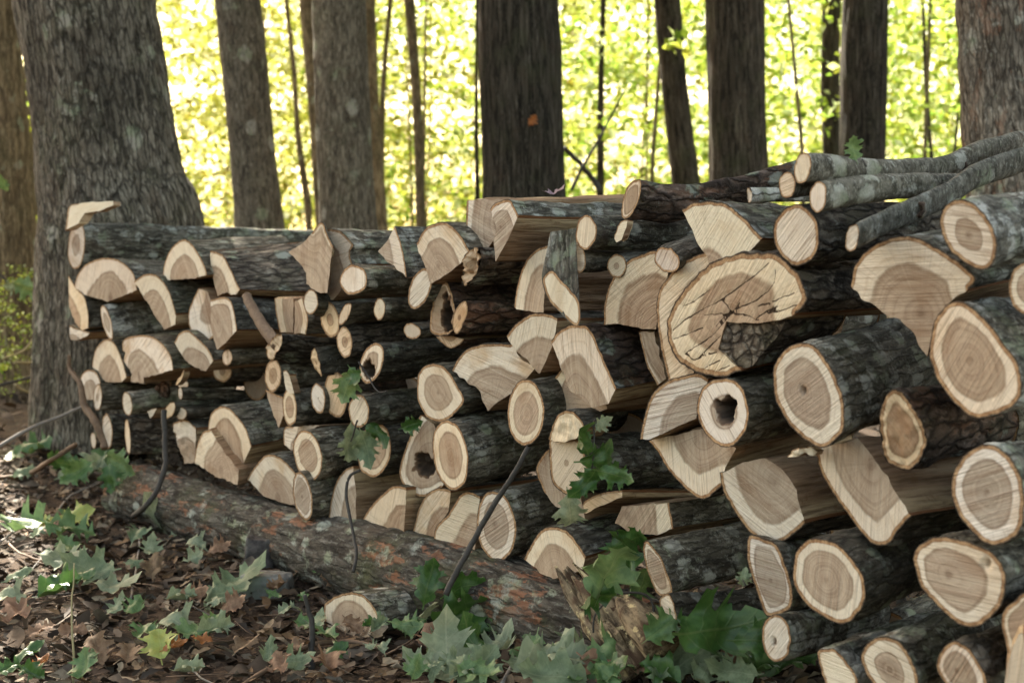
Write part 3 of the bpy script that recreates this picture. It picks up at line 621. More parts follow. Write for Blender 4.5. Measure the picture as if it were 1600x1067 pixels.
log('X', 'torn cream lip of broken wood capping the stepped log', bark=[(857, 686), (866, 655), (882, 641), (902, 648), (914, 668)], split=[(900, 686), (882, 690), (866, 691)], pith=(885, 700), sap=PALE, rag=.008, prot=.135, mat='lichen', length=.12)
log('X', 'smooth pinkish split log slanting behind the stepped log', bark=[(850, 768), (838, 738), (843, 718), (858, 700)], split=[(866, 750), (892, 772), (906, 778), (914, 812), (895, 800), (868, 790)], sap=.95, pith=(900, 760), prot=.04)
# --- base row on the mossy log
log('G', 'broad split log with grey-pink swirl sitting on the mossy base log', bark=[(203, 392), (270, 290), (340, 224), (420, 233), (490, 290), (546, 355)], split=[(548, 562), (502, 577), (430, 547), (310, 507), (260, 442)], pith=(420, 520), prot=.06)
log('G', 'slim oval log with olive heart leaning out over the base log', e=(592, 510, 66, 172, -9), sap=.76, tone=.6, prot=.13, length=.6)
log('G', 'block-shaped split log with square lit side behind a thin bent stem', bark=[(768, 702), (785, 560), (820, 420), (880, 330), (942, 298)], split=[(962, 500), (962, 692), (870, 712)], pith=(1010, 680), prot=.05, length=.45, yaw=52)
log('G', 'quarter split log with sharp right angle on the base row', bark=[(998, 692), (1050, 600), (1150, 490), (1230, 438), (1312, 450)], split=[(1302, 620), (1292, 797), (1170, 742), (1100, 722)], pith=(1330, 790), prot=.07, length=.45, yaw=52)
log('H', 'narrow split log squeezed between the quarter log and sloping split log', bark=[(98, 632), (140, 470), (190, 380), (270, 335), (348, 350)], split=[(336, 480), (275, 570), (242, 692)], pith=(330, 660), prot=.05)
log('H', 'sloping split log with cream edge beside the dark leaning stick', bark=[(238, 692), (250, 590), (330, 500), (400, 390), (460, 358), (532, 390)], split=[(512, 550), (502, 700), (490, 777), (380, 757)], pith=(520, 740), prot=.08)
log('H', 'oval log with brown centre behind the dark leaning stick', e=(640, 585, 126, 232, -5), sap=.66, prot=.09, mat='lichen', tone=.6, length=.65)
log('H', 'half-round split log with grey heart above the crumbling stump', bark=[(813, 792), (860, 700), (920, 610), (1000, 584), (1090, 610), (1160, 690), (1212, 772)], split=[(1195, 850), (1100, 900), (1000, 917), (930, 882)], pith=(1010, 900), prot=.10)
log('M', 'split log with dark band lying deep under the big stepped log', bark=[(516, 514), (532, 600), (546, 676)], split=[(430, 722), (250, 692), (170, 640), (210, 540), (380, 524)], pith=(250, 600), prot=.02, tone=.6, mat='dark')
log('X', 'thin sloping slab of orange wood above the dark-banded split log', bark=[(905, 802), (912, 784), (940, 770), (973, 765)], split=[(973, 776), (935, 791), (916, 802)], sap=PALE, tone=.9, prot=.03, length=.5, slope=0.)
# --- near part of the pile
log('I', 'thick log with brown granular heart and scaly bark, lying along the top', bark=[(208, 445), (225, 350), (260, 280), (310, 250), (338, 262), (325, 370), (290, 450), (245, 502), (215, 502)], sap=.78, tone=.75, prot=.05, mat='brown', rough=1.5, path=[(560, 400), (830, 345), (1000, 310), (1250, 235), (1420, 200)], yaw=50, taper=.75)
log('I', 'fan-shaped split log with bright saw-scored face on top of cracked log', bark=[(598, 442), (690, 395), (840, 393), (930, 440), (1000, 500), (1060, 570), (1112, 622)], split=[(1020, 722), (930, 737), (776, 792), (720, 700), (680, 640), (640, 540)], pith=(780, 830), sap=.3, tone=.45, prot=.16, mat='lichen', length=.6)
log('I', 'small brown-ended branch lying on the wide quarter log', e=(180, 800, 63, 76, 0), sap=.3, tone=.25, prot=.06, length=.4, slope=-.12)
log('I', 'small olive-ended branch wedged between two split logs', e=(502, 762, 74, 90, -42), sap=PALE, tone=.1, prot=.12, slope=-.45, length=.35, yaw=36)
log('X', 'wide quarter log with fine rings and brown stain blotches', bark=[(943, 507), (944, 480), (950, 450), (965, 422), (985, 405), (1010, 395), (1030, 392), (1048, 402)], split=[(1042, 440), (1028, 480), (1024, 516), (1000, 513), (965, 506)], pith=(1026, 512), sap=.72, prot=.06, mat='dark', length=.6)
log('X', 'wavy-edged slab with yellow streaks behind the big cracked log', bark=[(1046, 602), (1036, 560), (1027, 510), (1026, 470), (1035, 445), (1060, 415), (1085, 400), (1107, 394)], split=[(1112, 430), (1072, 470), (1075, 540), (1085, 590)], pith=(1130, 500), sap=.72, tone=.75, prot=.10, length=.5)
log('X', 'slim split piece under the wide quarter log', bark=[(998, 520), (1004, 545), (1011, 572), (1027, 602)], split=[(1042, 590), (1030, 556), (1023, 517)], pith=(1050, 530), sap=.9, prot=.03, length=.5)
log('X', 'biggest log, its broad face deeply cracked from a dark star centre', bark=[(1158, 580), (1134, 588), (1115, 587), (1086, 580), (1060, 562), (1047, 538), (1042, 518), (1045, 493), (1060, 465), (1085, 435), (1110, 412), (1150, 397), (1190, 395), (1220, 402), (1245, 425), (1258, 450), (1259, 470), (1245, 489)], split=[(1225, 498), (1178, 505), (1134, 503), (1127, 525), (1122, 545), (1139, 562)], pith=(1142, 489), sap=.66, tone=.68, prot=.20, mat='rough', rough=1.8, bt=.014,
    cracks=[[(1142, 489), (1120, 491), (1100, 492)], [(1142, 489), (1160, 478), (1180, 470), (1200, 455), (1210, 440), (1212, 420)], [(1142, 489), (1130, 505), (1112, 525), (1090, 540), (1070, 552)], [(1052, 515), (1070, 500), (1095, 485), (1120, 472), (1150, 452), (1180, 430), (1200, 412)], [(1142, 489), (1150, 480), (1155, 473)], [(1185, 478), (1205, 472), (1240, 458)], [(1070, 552), (1085, 562), (1100, 556), (1120, 550)], [(1180, 498), (1200, 485), (1215, 478)], [(1142, 489), (1138, 478), (1130, 470)], [(1052, 530), (1075, 522), (1098, 512)], [(1090, 560), (1110, 540), (1125, 525)], [(1100, 575), (1125, 562)], [(1120, 580), (1140, 570)], [(1200, 490), (1225, 484), (1245, 476)], [(1065, 480), (1085, 470), (1110, 452)], [(1142, 489), (1165, 492), (1185, 500)], [(1142, 489), (1128, 498), (1118, 510)]], length=.6)
log('K', 'dark bark plate with white lichen filling the broken corner of cracked log', bark=[(830, 430), (850, 330), (880, 258), (1060, 262), (1250, 228), (1222, 330), (1120, 450), (1040, 542), (975, 552), (900, 502)], prot=.185, mat='rough', capmat='rough', length=.3, name='bark_plate', cat='bark plate')
log('K', 'quarter log with cream ring bands beside the hollow log', bark=[(328, 1012), (345, 900), (380, 780), (430, 690), (520, 630), (620, 600), (700, 588), (767, 620)], split=[(742, 700), (692, 872), (600, 912), (480, 972), (390, 1012)], pith=(690, 930), sap=.66, prot=.13, length=.6)
log('K', 'round log with a black hollow rotted through its middle', bark=[(700, 760), (730, 680), (800, 630), (900, 624), (970, 660), (1015, 760), (1026, 870), (990, 980), (930, 1050), (870, 1062), (800, 1030), (740, 960), (695, 850)], sap=.5, hole=(865, 815, 62, 72, .14), prot=.20, length=.6, mat='dark')
log('M', 'bowl-shaped split log, bark side down, under the hollow log', bark=[(848, 405), (740, 492), (650, 452), (570, 372), (500, 290), (440, 190), (383, 118)], split=[(520, 88), (720, 40), (800, 90), (942, 168), (880, 280)], pith=(740, 60), sap=.64, prot=.10, length=.6)
log('M', 'split log with ragged fibrous right edge and open split side', bark=[(842, 320), (860, 430), (920, 550), (1010, 680), (1090, 750), (1190, 777), (1280, 740), (1387, 652)], split=[(1372, 590), (1335, 430), (1250, 300), (1130, 236), (1000, 248), (900, 300)], pith=(1190, 380), sap=.70, prot=.16, length=.6, slope=-.2, yaw=48)
log('N', 'large three-cornered split log with wide trough of bare wood behind', bark=[(363, 163), (385, 280), (450, 400), (540, 530), (620, 640), (700, 722), (790, 722), (850, 640), (930, 552)], split=[(888, 492), (800, 350), (700, 200), (612, 88), (480, 130)], pith=(690, 250), sap=.70, prot=.19, length=.55, slope=-.12, yaw=50)
log('L', 'large log with star-shaped brown rot at its heart, lichen-covered bark', bark=[(28, 600), (50, 470), (130, 382), (240, 364), (320, 430), (400, 560), (447, 700), (452, 860), (400, 942), (330, 987), (250, 962), (150, 880), (60, 742)], pith=(212, 650), sap=.68, hole=(208, 648, 20, 30, .02), prot=.26, mat='lichen', slope=-.36, yaw=38, length=.7)
log('L', 'largest egg-shaped log with wavy grain in its grey heart', bark=[(960, 440), (975, 300), (1010, 200), (1080, 130), (1170, 124), (1290, 230), (1400, 360), (1482, 480), (1507, 620), (1480, 722), (1400, 772), (1280, 812), (1190, 790), (1090, 700), (1008, 580)], pith=(1200, 470), sap=.72, prot=.30, mat='white', slope=-.2, yaw=36, length=.7)
log('X', 'rough-sawn log with stringy face and dark reddish scaly bark', bark=[(1375, 650), (1384, 618), (1402, 607), (1426, 634), (1444, 666), (1448, 692), (1440, 717), (1420, 734), (1400, 728), (1380, 710)], sap=.72, tone=.85, rag=.012, prot=.25, mat='brown', rough=1.3, slope=-.22, length=.6)
log('X', 'wide fan of a split log with bold brown rings and pointed tip', bark=[(1329, 445), (1336, 415), (1357, 389), (1389, 373), (1426, 370), (1452, 381), (1483, 399), (1510, 420), (1524, 436), (1514, 451)], split=[(1490, 467), (1468, 488), (1456, 520), (1450, 555), (1425, 520), (1405, 500), (1389, 495), (1357, 471), (1333, 453)], pith=(1440, 490), sap=.66, tone=.68, prot=.22, mat='lichen', slope=-.2, length=.6)
log('J', 'log with small dark brown heart and white-blotched bark on the top row', bark=[(1023, 562), (1050, 480), (1110, 435), (1190, 434), (1270, 490), (1330, 590), (1367, 692), (1340, 792), (1290, 842), (1210, 832), (1100, 742), (1045, 660)], pith=(1195, 640), sap=.52, tone=.7, prot=.30, mat='white', slope=-.24, yaw=38, length=.7)
log('J', 'round all-pale log end with long saw scratches on the top row', e=(170, 638, 135, 180, -6), sap=PALE, prot=.20, mat='rough', slope=-.05, length=.6)
log('J', 'long wavy branch with pale oval end laid over the top', e=(205, 240, 48, 98, 10), sap=PALE, prot=.24, mat='branch', rough=1.1, path=[(560, 265), (800, 265), (1050, 235), (1270, 140), (1524, 80), (1750, 30)], taper=.9, name='branch_log')
log('J', 'branch stub with pale end just under the long wavy branch', e=(115, 342, 51, 79, 5), sap=PALE, prot=.22, mat='branch', rough=1.1, length=.6, slope=-.1, name='branch_log')
log('J', 'straight branch with white bands on its bark across the top', e=(298, 410, 52, 93, 5), sap=PALE, prot=.27, mat='branch', rough=.9, path=[(620, 360), (1000, 335), (1150, 330)], taper=.75, name='branch_log')
log('J', 'crooked branch with round knot scar crossing the other top branches', e=(500, 655, 40, 86, 8), sap=PALE, rag=.008, prot=.32, mat='branch', rough=1.1, path=[(700, 560), (890, 480), (1080, 390), (1250, 280), (1524, 185), (1750, 90)], taper=1.25, name='branch_log')
log('I', 'dark broken branch stub with grey lichen on top of fan-shaped log', e=(1030, 350, 16, 52, 0), sap=PALE, rag=.01, prot=.12, mat='white', rough=.5, slope=-.03, length=.5, name='branch_log')
log('X', 'log end cut off by the pile edge, next to the egg-shaped log', e=(1608, 450, 32, 42, 0), sap=.6, tone=.65, prot=.28, length=.5)
log('N', 'round log with clear rings and small dark double pith', bark=[(1163, 400), (1185, 290), (1250, 190), (1340, 134), (1430, 140), (1520, 210), (1580, 320), (1604, 440), (1592, 600), (1540, 682), (1440, 732), (1350, 702), (1250, 602), (1190, 500)], pith=(1380, 415), sap=.70, prot=.33, mat='white', slope=-.22, yaw=36, length=.65)
log('O', 'round log with diagonal saw streaks across its grey heart', bark=[(343, 260), (360, 150), (420, 85), (480, 74), (590, 105), (670, 190), (730, 290), (738, 390), (690, 490), (630, 537), (560, 522), (490, 490), (420, 430), (360, 350)], pith=(525, 300), sap=.70, prot=.29, mat='dark', slope=-.36, yaw=38, length=.65)
log('O', 'blunt triangular log end with lopsided heart and side knot', bark=[(1000, 200), (1020, 120), (1080, 75), (1160, 64), (1290, 90), (1400, 130), (1480, 210), (1502, 310), (1470, 440), (1410, 512), (1310, 552), (1220, 522), (1120, 430), (1040, 330)], pith=(1190, 270), sap=.72, hole=(1395, 200, 22, 34, .01), prot=.34, mat='dark', slope=-.3, yaw=36, length=.65)
log('O', 'tall narrow log end with long grey heart beside the streaked log', bark=[(93, 130), (110, 54), (200, 80), (260, 110), (310, 230), (342, 350), (336, 440), (280, 482), (200, 492), (150, 370), (105, 230)], pith=(220, 300), sap=.76, prot=.20, mat='lichen', slope=-.1, length=.6)
log('O', 'small plain cream log end with a dark split at its pith', e=(255, 612, 79, 131, -5), sap=PALE, hole=(240, 635, 12, 26, .01), prot=.27, mat='white', slope=-.18, length=.5)
log('O', 'smooth tan log end resting low beside the dark-hearted log', bark=[(478, 700), (520, 668), (580, 680), (650, 760), (692, 830), (694, 920), (640, 960), (560, 930), (508, 830)], sap=PALE, tone=.4, prot=.32, mat='white', slope=-.45, yaw=38, length=.6)
log('O', 'log with cream sapwood and small dark brown ringed heart', bark=[(716, 700), (750, 640), (810, 604), (880, 610), (950, 660), (1000, 750), (1022, 820), (1017, 900), (950, 962), (850, 942), (770, 850), (725, 770)], pith=(870, 785), sap=.52, tone=.62, prot=.34, mat='lichen', slope=-.45, yaw=36, length=.65)
log('O', 'log with curling dark heart touching one side of its rim', bark=[(1123, 760), (1150, 680), (1215, 629), (1290, 660), (1350, 740), (1392, 830), (1397, 902), (1330, 962), (1230, 932), (1160, 840)], pith=(1230, 790), sap=.66, prot=.36, mat='dark', slope=-.42, yaw=36, length=.6)
log('O', 'split log with ribbed sawn face above the white-barked slab', bark=[(1510, 690), (1473, 500), (1540, 420), (1610, 370), (1720, 390)], split=[(1740, 600), (1640, 640)], pith=(1660, 560), sap=.8, tone=.6, prot=.40, length=.5)
log('O', 'thin slab with chalk-white bark standing at the near end', bark=[(1610, 588), (1640, 760), (1640, 930)], split=[(1490, 930), (1505, 780), (1545, 650), (1575, 588)], pith=(1400, 800), sap=PALE, tone=.7, prot=.44, mat='white', length=.4, yaw=20)
log('P', 'dark lichen-speckled log with its heartwood end nearly edge-on', bark=[(818, 150), (835, 94), (880, 130), (940, 220), (980, 320), (1002, 412), (960, 442), (910, 432), (868, 350), (830, 230)], pith=(900, 280), sap=.75, tone=.3, prot=.20, mat='lichen', slope=-.24, length=.75)
log('P', 'low dark log with small chipped pale end beside the crumbling stump', bark=[(923, 475), (960, 430), (1000, 448), (1032, 590), (970, 632), (935, 560)], sap=PALE, tone=.7, rag=.008, prot=.22, mat='dark', slope=-.08, length=.8)
log('Q', 'short round log lying loose on the leaf litter before the pile', bark=[(345, 690), (380, 635), (470, 600), (550, 620), (610, 690), (632, 780), (600, 860), (500, 880), (380, 830)], pith=(480, 740), sap=.70, tone=.6, prot=.36, mat='lichen', slope=-.18, length=.24)
log('I', 'torn pale strip of wood hanging below the scaly top log', bark=[(163, 612), (180, 560), (205, 520), (243, 508)], split=[(238, 560), (205, 642), (178, 652)], sap=PALE, prot=.13, length=.025, thick=1, name='wood_splinter', cat='splinter')
log('B', 'small torn brown chip lying on the knotty branch log', bark=[(945, 535), (985, 480), (1015, 430)], split=[(1008, 470), (985, 520), (955, 545)], sap=PALE, tone=1., rag=.01, prot=.08, length=.03, thick=1, name='wood_splinter', cat='splinter')
log('N', 'pale fibrous tuft of torn wood under the star-rotted log', bark=[(190, 205), (255, 150), (330, 140)], split=[(372, 175), (345, 200), (300, 175), (262, 198)], sap=PALE, tone=.3, rag=.02, prot=.23, length=.03, thick=1, name='wood_splinter', cat='splinter')
# logs glimpsed through gaps, deeper in the stack; end colour darkened to imitate shade
for x_, y_, r_, lb in [(250, 600, 24, 'shadowed log set back beneath the ragged torn split log'), (400, 600, 26, 'shadowed log set back beside the yellow oval log end'), (640, 620, 32, 'shadowed log set back beside the angular round log'),
                       (960, 600, 44, 'shadowed log set back beside the oblong saw-streaked split log'), (985, 690, 46, 'shadowed log set back under the quarter log with cream ring bands'), (1230, 500, 44, 'shadowed log set back under the biggest cracked log'),
                       (1120, 860, 44, 'shadowed log set back beside the tall narrow log end'), (1330, 840, 46, 'shadowed log set back under the large three-cornered split log'), (1390, 1000, 44, 'shadowed log set back above the dark brown ringed heart log'), (1560, 660, 44, 'shadowed log set back behind the largest egg-shaped log')]:
    log('X', lb, e=(x_, y_, r_*.72, r_, -5), sap=.95, tone=.0, prot=-.26, length=.4, mat='dark')

knot('crooked branch with round knot scar crossing the other top branches', 1433, 327, 10, .030)
knot('long wavy branch with pale oval end laid over the top', 1503, 259, 7, .030)
knot('branch log with knot scar and white lichen at the far end', 254, 609, 9, .045)

# ------------------------------------------------------------------ big round things: base log and trees
def bark_tube(name, pts, radii, mat, parent, base, n=64, ds=.03, amp=.012, stretch=.15, freq=22, lobes=0., seed=0, caps=False):
    P = np.asarray(pts, float); r = np.asarray(radii, float)
    Q = catmull(np.column_stack([P, r]), 10); Q = resample(Q, ds)
    P, r = Q[:, :3], Q[:, 3]; m = len(P)
    T = np.gradient(P, axis=0); T /= np.linalg.norm(T, axis=1)[:, None]
    along = np.r_[0, np.cumsum(np.linalg.norm(np.diff(P, axis=0), axis=1))]
    ref = np.array([0, 1., 0.1]) if abs(T[m//2][2]) > .6 else np.array([0, 0, 1.])
    a = np.cross(T, ref); a /= np.linalg.norm(a, axis=1)[:, None]; b = np.cross(T, a)
    th = np.linspace(0, 2*math.pi, n, endpoint=False)
    c, s_ = np.cos(th), np.sin(th)
    rr = np.repeat(r[:, None], n, 1)
    L = np.stack([rr*c, rr*s_, np.repeat(along[:, None], n, 1)], -1).reshape(-1, 3) + np.array([seed*1.9, seed*.7, seed*2.3])
    q = L*np.array([1, 1, stretch])*freq
    d = (np.abs(fbm(q, seed+1)-.5)*2-.25)*amp*1.4 + (fbm(L*np.array([3, 3, 1.2]), seed+2)-.5)*amp*2.6 + (fbm(q*2.7, seed+5)-.5)*amp*.8
    d = d.reshape(m, n)
    if lobes: d = d + rr*lobes*np.sin(th*3+seed)[None]*.5 + rr*lobes*.4*np.sin(th*5+2*seed)[None]
    V = P[:, None] + (a[:, None]*c[None, :, None]+b[:, None]*s_[None, :, None])*(rr+d)[..., None]
    i = np.arange(m*n).reshape(m, n)
    F = np.column_stack([i[:-1].ravel(), np.roll(i, -1, 1)[:-1].ravel(), np.roll(i, -1, 1)[1:].ravel(), i[1:].ravel()])
    VV = V.reshape(-1, 3)
    if caps:
        nv_ = len(VV); VV = np.vstack([VV, V[0].mean(0)[None], V[-1].mean(0)[None]]); L = np.vstack([L, L[:n].mean(0)[None], L[-n:].mean(0)[None]])
        k = np.arange(n); k2 = (k+1) % n; l0 = (m-1)*n
        FT = [tuple(map(int, q)) for q in F] + [(nv_, int(b_), int(a_)) for a_, b_ in zip(k, k2)] + [(nv_+1, l0+int(a_), l0+int(b_)) for a_, b_ in zip(k, k2)]
        return mesh_obj(name, VV, FT, mat, parent, True, {'lp': L}, base), V
    o = mesh_obj(name, VV, F, mat, parent, True, {'lp': L}, base)
    return o, V

# mossy base log under the front of the pile
ra, rb = on_pile(206, 760, .03), on_pile(1015, 960, .06); ra[2] = -.12; rb[2] = -.085
rl = empty('base_log', (ra+rb)/2*np.array([1, 1, 0]), 'long mossy log with peeling red bark, lying under the front row', 'log')
rp = [ra + (rb-ra)*f for f in np.linspace(0, 1, 7)]
o, V = bark_tube('bark', rp, [.135, .14, .135, .14, .145, .14, .13], BARK['rail'], rl, rl.location, n=96, ds=.016, amp=.014, stretch=.25, freq=26, seed=4)
for e_ in (0, -1):
    ring = V[e_]; c0 = ring.mean(0)
    k = len(ring); vv = np.vstack([ring, c0+(ring-c0)*.93, c0+(ring-c0)*.6, c0[None]]); ff = []
    for j in range(k):
        j2 = (j+1) % k
        ff += [(j, j2, k+j2, k+j), (k+j, k+j2, 2*k+j2, 2*k+j), (2*k+j, 2*k+j2, 3*k)]
    t_ = np.r_[np.ones(k), np.full(k, .93), np.full(k, .6), 0.]; db_ = (1-t_)*.15
    z_ = np.zeros(len(vv))
    mesh_obj('cut_face', vv, ff, END, rl, True, {'lp': vv, 't': t_, 'db': db_, 'rr': t_*.15, 'sap': z_+.7, 'tone': z_+.1, 'hol': np.where(t_ < .7, .5, .1), 'crk': z_+1, 'bt': z_+.008}, rl.location)

# leaf card clouds for crowns (each leaf a folded blade)
def leaf_cloud(name, centres, size, mat, seed, flat=.5):
    rg = np.random.default_rng(seed); n = len(centres)
    nrm = rg.normal(size=(n, 3)); nrm[:, 2] = np.abs(nrm[:, 2]) + flat; nrm /= np.linalg.norm(nrm, axis=1)[:, None]
    d = rg.normal(size=(n, 3)); d -= (d*nrm).sum(1)[:, None]*nrm; d /= np.linalg.norm(d, axis=1)[:, None]
    w_ = np.cross(nrm, d); s = (size*rg.uniform(.6, 1.25, n))[:, None]
    c = np.asarray(centres); tip = c+d*s*.55 - nrm*s*.12; tail = c-d*s*.5
    l = c+w_*s*.30+nrm*s*.07+d*s*.02; r = c-w_*s*.30+nrm*s*.07+d*s*.02
    V = np.stack([tail, l, tip, r], 1).reshape(-1, 3); k = np.arange(n)*4
    F = np.vstack([np.column_stack([k, k+3, k+2]), np.column_stack([k, k+2, k+1])])
    lc = np.repeat(rg.uniform(0, 1, n), 4)
    me_o = mesh_obj(name, V, F, mat, None, False, {'lc': lc}); me = me_o.data
    bpy.data.objects.remove(me_o); return me
def foliage_mat(name, cols, trans=.55):
    s = NT(name); lc = s.attr('lc').outputs['Fac']; rnd = s.n('ShaderNodeObjectInfo').outputs['Random']
    cr = s.n('ShaderNodeValToRGB', {0: s.ma('FRACT', s.ma('ADD', lc, s.ma('MULTIPLY', rnd, .35)))}); el = cr.color_ramp.elements
    el[0].position = 0; el[0].color = (*cols[0], 1); el[1].position = 1; el[1].color = (*cols[-1], 1)
    for i, c in enumerate(cols[1:-1]):
        e_ = el.new((i+1)/(len(cols)-1)); e_.color = (*c, 1)
    dif = s.n('ShaderNodeBsdfDiffuse', {0: cr.outputs[0]}); tr = s.n('ShaderNodeBsdfTranslucent', {0: cr.outputs[0]})
    mx = s.n('ShaderNodeMixShader', {0: trans, 1: dif.outputs[0], 2: tr.outputs[0]})
    s.t.links.new(mx.outputs[0], s.out.inputs[0]); return s.m
F_YEL = foliage_mat('foliage_yellow', [(.15, .16, .02), (.36, .38, .07), (.56, .58, .15), (.86, .86, .62), (.50, .49, .09), (.20, .25, .03), (.44, .45, .09), (.20, .16, .02)])  # palest step paints blown-out sunlight into the leaf colour
F_GRN = foliage_mat('foliage_green', [(.10, .18, .02), (.24, .35, .05), (.40, .52, .10), (.70, .78, .45), (.48, .54, .09), (.17, .27, .03), (.42, .43, .06), (.13, .21, .02)])  # near-white step again stands for leaves burnt out by sun
F_CAN = foliage_mat('foliage_canopy', [(.07, .11, .02), (.10, .15, .02), (.16, .17, .03)], .3)

def spray_points(rg, n, rx, rz, z0, layers):
    """leaf positions in tiered horizontal sprays, with gaps"""
    out = []
    while len(out) < n:
        zc_ = z0 + rz*rg.random(); a = rg.uniform(0, 6.283); env = math.sin(math.pi*min(max((zc_-z0)/rz, .06), .96))**.5
        r0 = rx*env*math.sqrt(rg.random()); L_ = rg.uniform(.3, .9); b_ = a+rg.uniform(-.5, .5); k = int(rg.integers(10, 26))
        t = rg.random(k)
        x = r0*math.cos(a)+L_*t*math.cos(b_)+rg.normal(0, .10, k); y = r0*math.sin(a)+L_*t*math.sin(b_)+rg.normal(0, .10, k)
        z = zc_ - .15*t + rg.normal(0, .05, k); out += list(zip(x, y, z))
    return np.array(out[:n])
rg0 = np.random.default_rng(5)
CR = {}
for k in range(3):
    pts = spray_points(rg0, 5200, 2.1, 7.6, .35, 9)
    CR['y', k] = leaf_cloud('crown_yellow', pts, .135, F_YEL, 20+k); CR['g', k] = leaf_cloud('crown_green', pts, .135, F_GRN, 30+k)
SP = {}
for k in range(2):
    pts = spray_points(rg0, 800, 1.2, 3.6, .5, 6); SP[k] = leaf_cloud('crown_sparse', pts, .11, F_GRN, 40+k)
CAN = []
for k in range(2):
    p = rg0.normal(size=(5200, 3)); p /= np.linalg.norm(p, axis=1)[:, None]; p *= (rg0.random((5200, 1))**.4)
    keep = fbm(p*2.4+3+k, 3) > .455; CAN.append(leaf_cloud('canopy', p[keep]*np.array([2.7, 2.7, 1.6]), .19, F_CAN, 50+k, 1.2))  # unseen crowns above the frame, added and thinned to shade the pile

def tree(label, prof, Y, mat, n=40, amp=.012, top=7.0, crown=True, ds=.05, base_flare=1.1, stretch=.2, freq=16, lobes=0., seed=1, group='tree trunks standing behind the woodpile', ci=0):
    """prof: (left px, right px, py) rows from the frame's top downwards"""
    rows = []
    for l, r, y in prof:
        a, b = atY(l, y, Y), atY(r, y, Y); rows.append(((a+b)/2, np.linalg.norm(b-a)/2))
    rows.sort(key=lambda q: q[0][2])
    (cl, rl_), (ct, rt) = rows[0], rows[-1]
    slope = (ct-rows[-2][0])/(ct[2]-rows[-2][0][2]) if len(rows) > 1 else np.array([0, 0, 1.])
    P, Rr = [], []
    if cl[2] > .05:
        dn = (rows[1][0]-cl)/(rows[1][0][2]-cl[2]) if len(rows) > 1 else slope
        g = cl - dn*(cl[2]+.15); P.append(g); Rr.append(rl_*base_flare*1.15)
    for c, r in rows: P.append(c); Rr.append(r)
    zt = ct[2]
    for f in (.33, .66, 1.):
        P.append(ct + slope*(top-zt)*f); Rr.append(rt*(1-.35*f))
    root = empty('tree', (P[0][0], P[0][1], 0), label, 'tree', group)
    bark_tube('trunk', P, Rr, mat, root, root.location, n=n, ds=ds, amp=amp, stretch=stretch, freq=freq, lobes=lobes, seed=seed)
    if crown:
        c = bpy.data.objects.new('crown', CAN[ci % 2]); COL.objects.link(c); c.parent = root
        tp = P[-1]; c.location = (tp[0]-P[0][0], tp[1]-P[0][1], top); c.rotation_euler = (0, 0, seed*1.3)
        for j in range(3):
            a = seed+j*2.1; l0 = np.array(c.location)-np.array([0, 0, 1.2]); l1 = l0+np.array([math.cos(a)*1.6, math.sin(a)*1.6, 1.5])
            v, f = tube([l0, (l0+l1)/2+np.array([0, 0, .15]), l1], [Rr[-1]*.5, Rr[-1]*.35, Rr[-1]*.15], 7); mesh_obj('limb', v, f, mat, root, True, {'lp': np.array(v)})
    return root
TB = TREEBARK
tree('huge grey tree with flared base and blocky bark at the pile end', [(26, 236, 0), (40, 248, 80), (55, 272, 200), (60, 291, 290), (62, 320, 360), (60, 330, 480), (56, 332, 580), (50, 336, 690)], 7.85, TB['big'], n=180, amp=.016, ds=.022, stretch=.3, freq=15, lobes=.05, seed=3, top=7.6, ci=0)
tree('straight grey tree beside the huge tree, slightly leaning, smooth bark', [(335, 405, 0), (345, 416, 100), (357, 428, 220), (368, 446, 370)], 10.5, TB['grey'], n=90, ds=.03, amp=.010, seed=5, top=7.4, ci=1)
tree('thick grey-brown tree in front of two paler trunks', [(488, 572, 0), (492, 578, 150), (498, 590, 350)], 10.0, TB['grey'], n=100, ds=.03, amp=.010, seed=6, top=7.8, ci=0)
tree('pale slender trunk half hidden on the left flank of grey-brown tree', [(467, 497, 0), (480, 505, 150), (494, 520, 360)], 13.0, TB['tan'], n=40, amp=.008, seed=7, top=8.2, ci=1)
tree('mossy brown trunk half hidden on the right flank of grey-brown tree', [(560, 586, 0), (572, 592, 150), (578, 606, 350)], 13.5, TB['tan'], n=40, amp=.008, seed=8, top=8., ci=0)
tree('thick nearly black furrowed tree rising behind the square slab', [(748, 872, 0), (750, 878, 120), (753, 881, 230), (754, 884, 310)], 9.2, TB['dark'], n=130, ds=.03, amp=.013, stretch=.08, freq=20, seed=9, top=7.6, ci=1)
tree('dark leaning tree crossed by sprays of bright leaves', [(1021, 1064, 0), (1032, 1074, 130), (1050, 1094, 290)], 13., TB['dark'], n=50, amp=.009, seed=10, top=8.4, ci=0)
tree('straight furrowed brown tree behind the scaly top log', [(1104, 1193, 0), (1106, 1197, 150), (1107, 1201, 300)], 10.2, TB['dark'], n=110, ds=.03, amp=.012, stretch=.08, freq=20, seed=11, top=7.8, ci=1)
tree('dim narrow tree with leaves before it, beside straight dark trunk', [(1284, 1314, 0), (1282, 1312, 130), (1286, 1311, 260)], 15., TB['dark'], n=40, amp=.009, seed=12, top=8.6, ci=0)
tree('straight dark brown tree behind the pale branch ends', [(1318, 1388, 0), (1315, 1386, 120), (1311, 1383, 270)], 10.8, TB['dark'], n=90, ds=.03, amp=.011, stretch=.08, freq=20, seed=13, top=7.7, ci=0)
tree('old tree with peeling grey bark and bare reddish wood', [(1495, 1618, 0), (1500, 1628, 120), (1508, 1650, 270)], 6.6, TB['peel'], n=120, ds=.025, amp=.018, stretch=.2, freq=18, seed=14, top=7., ci=1)
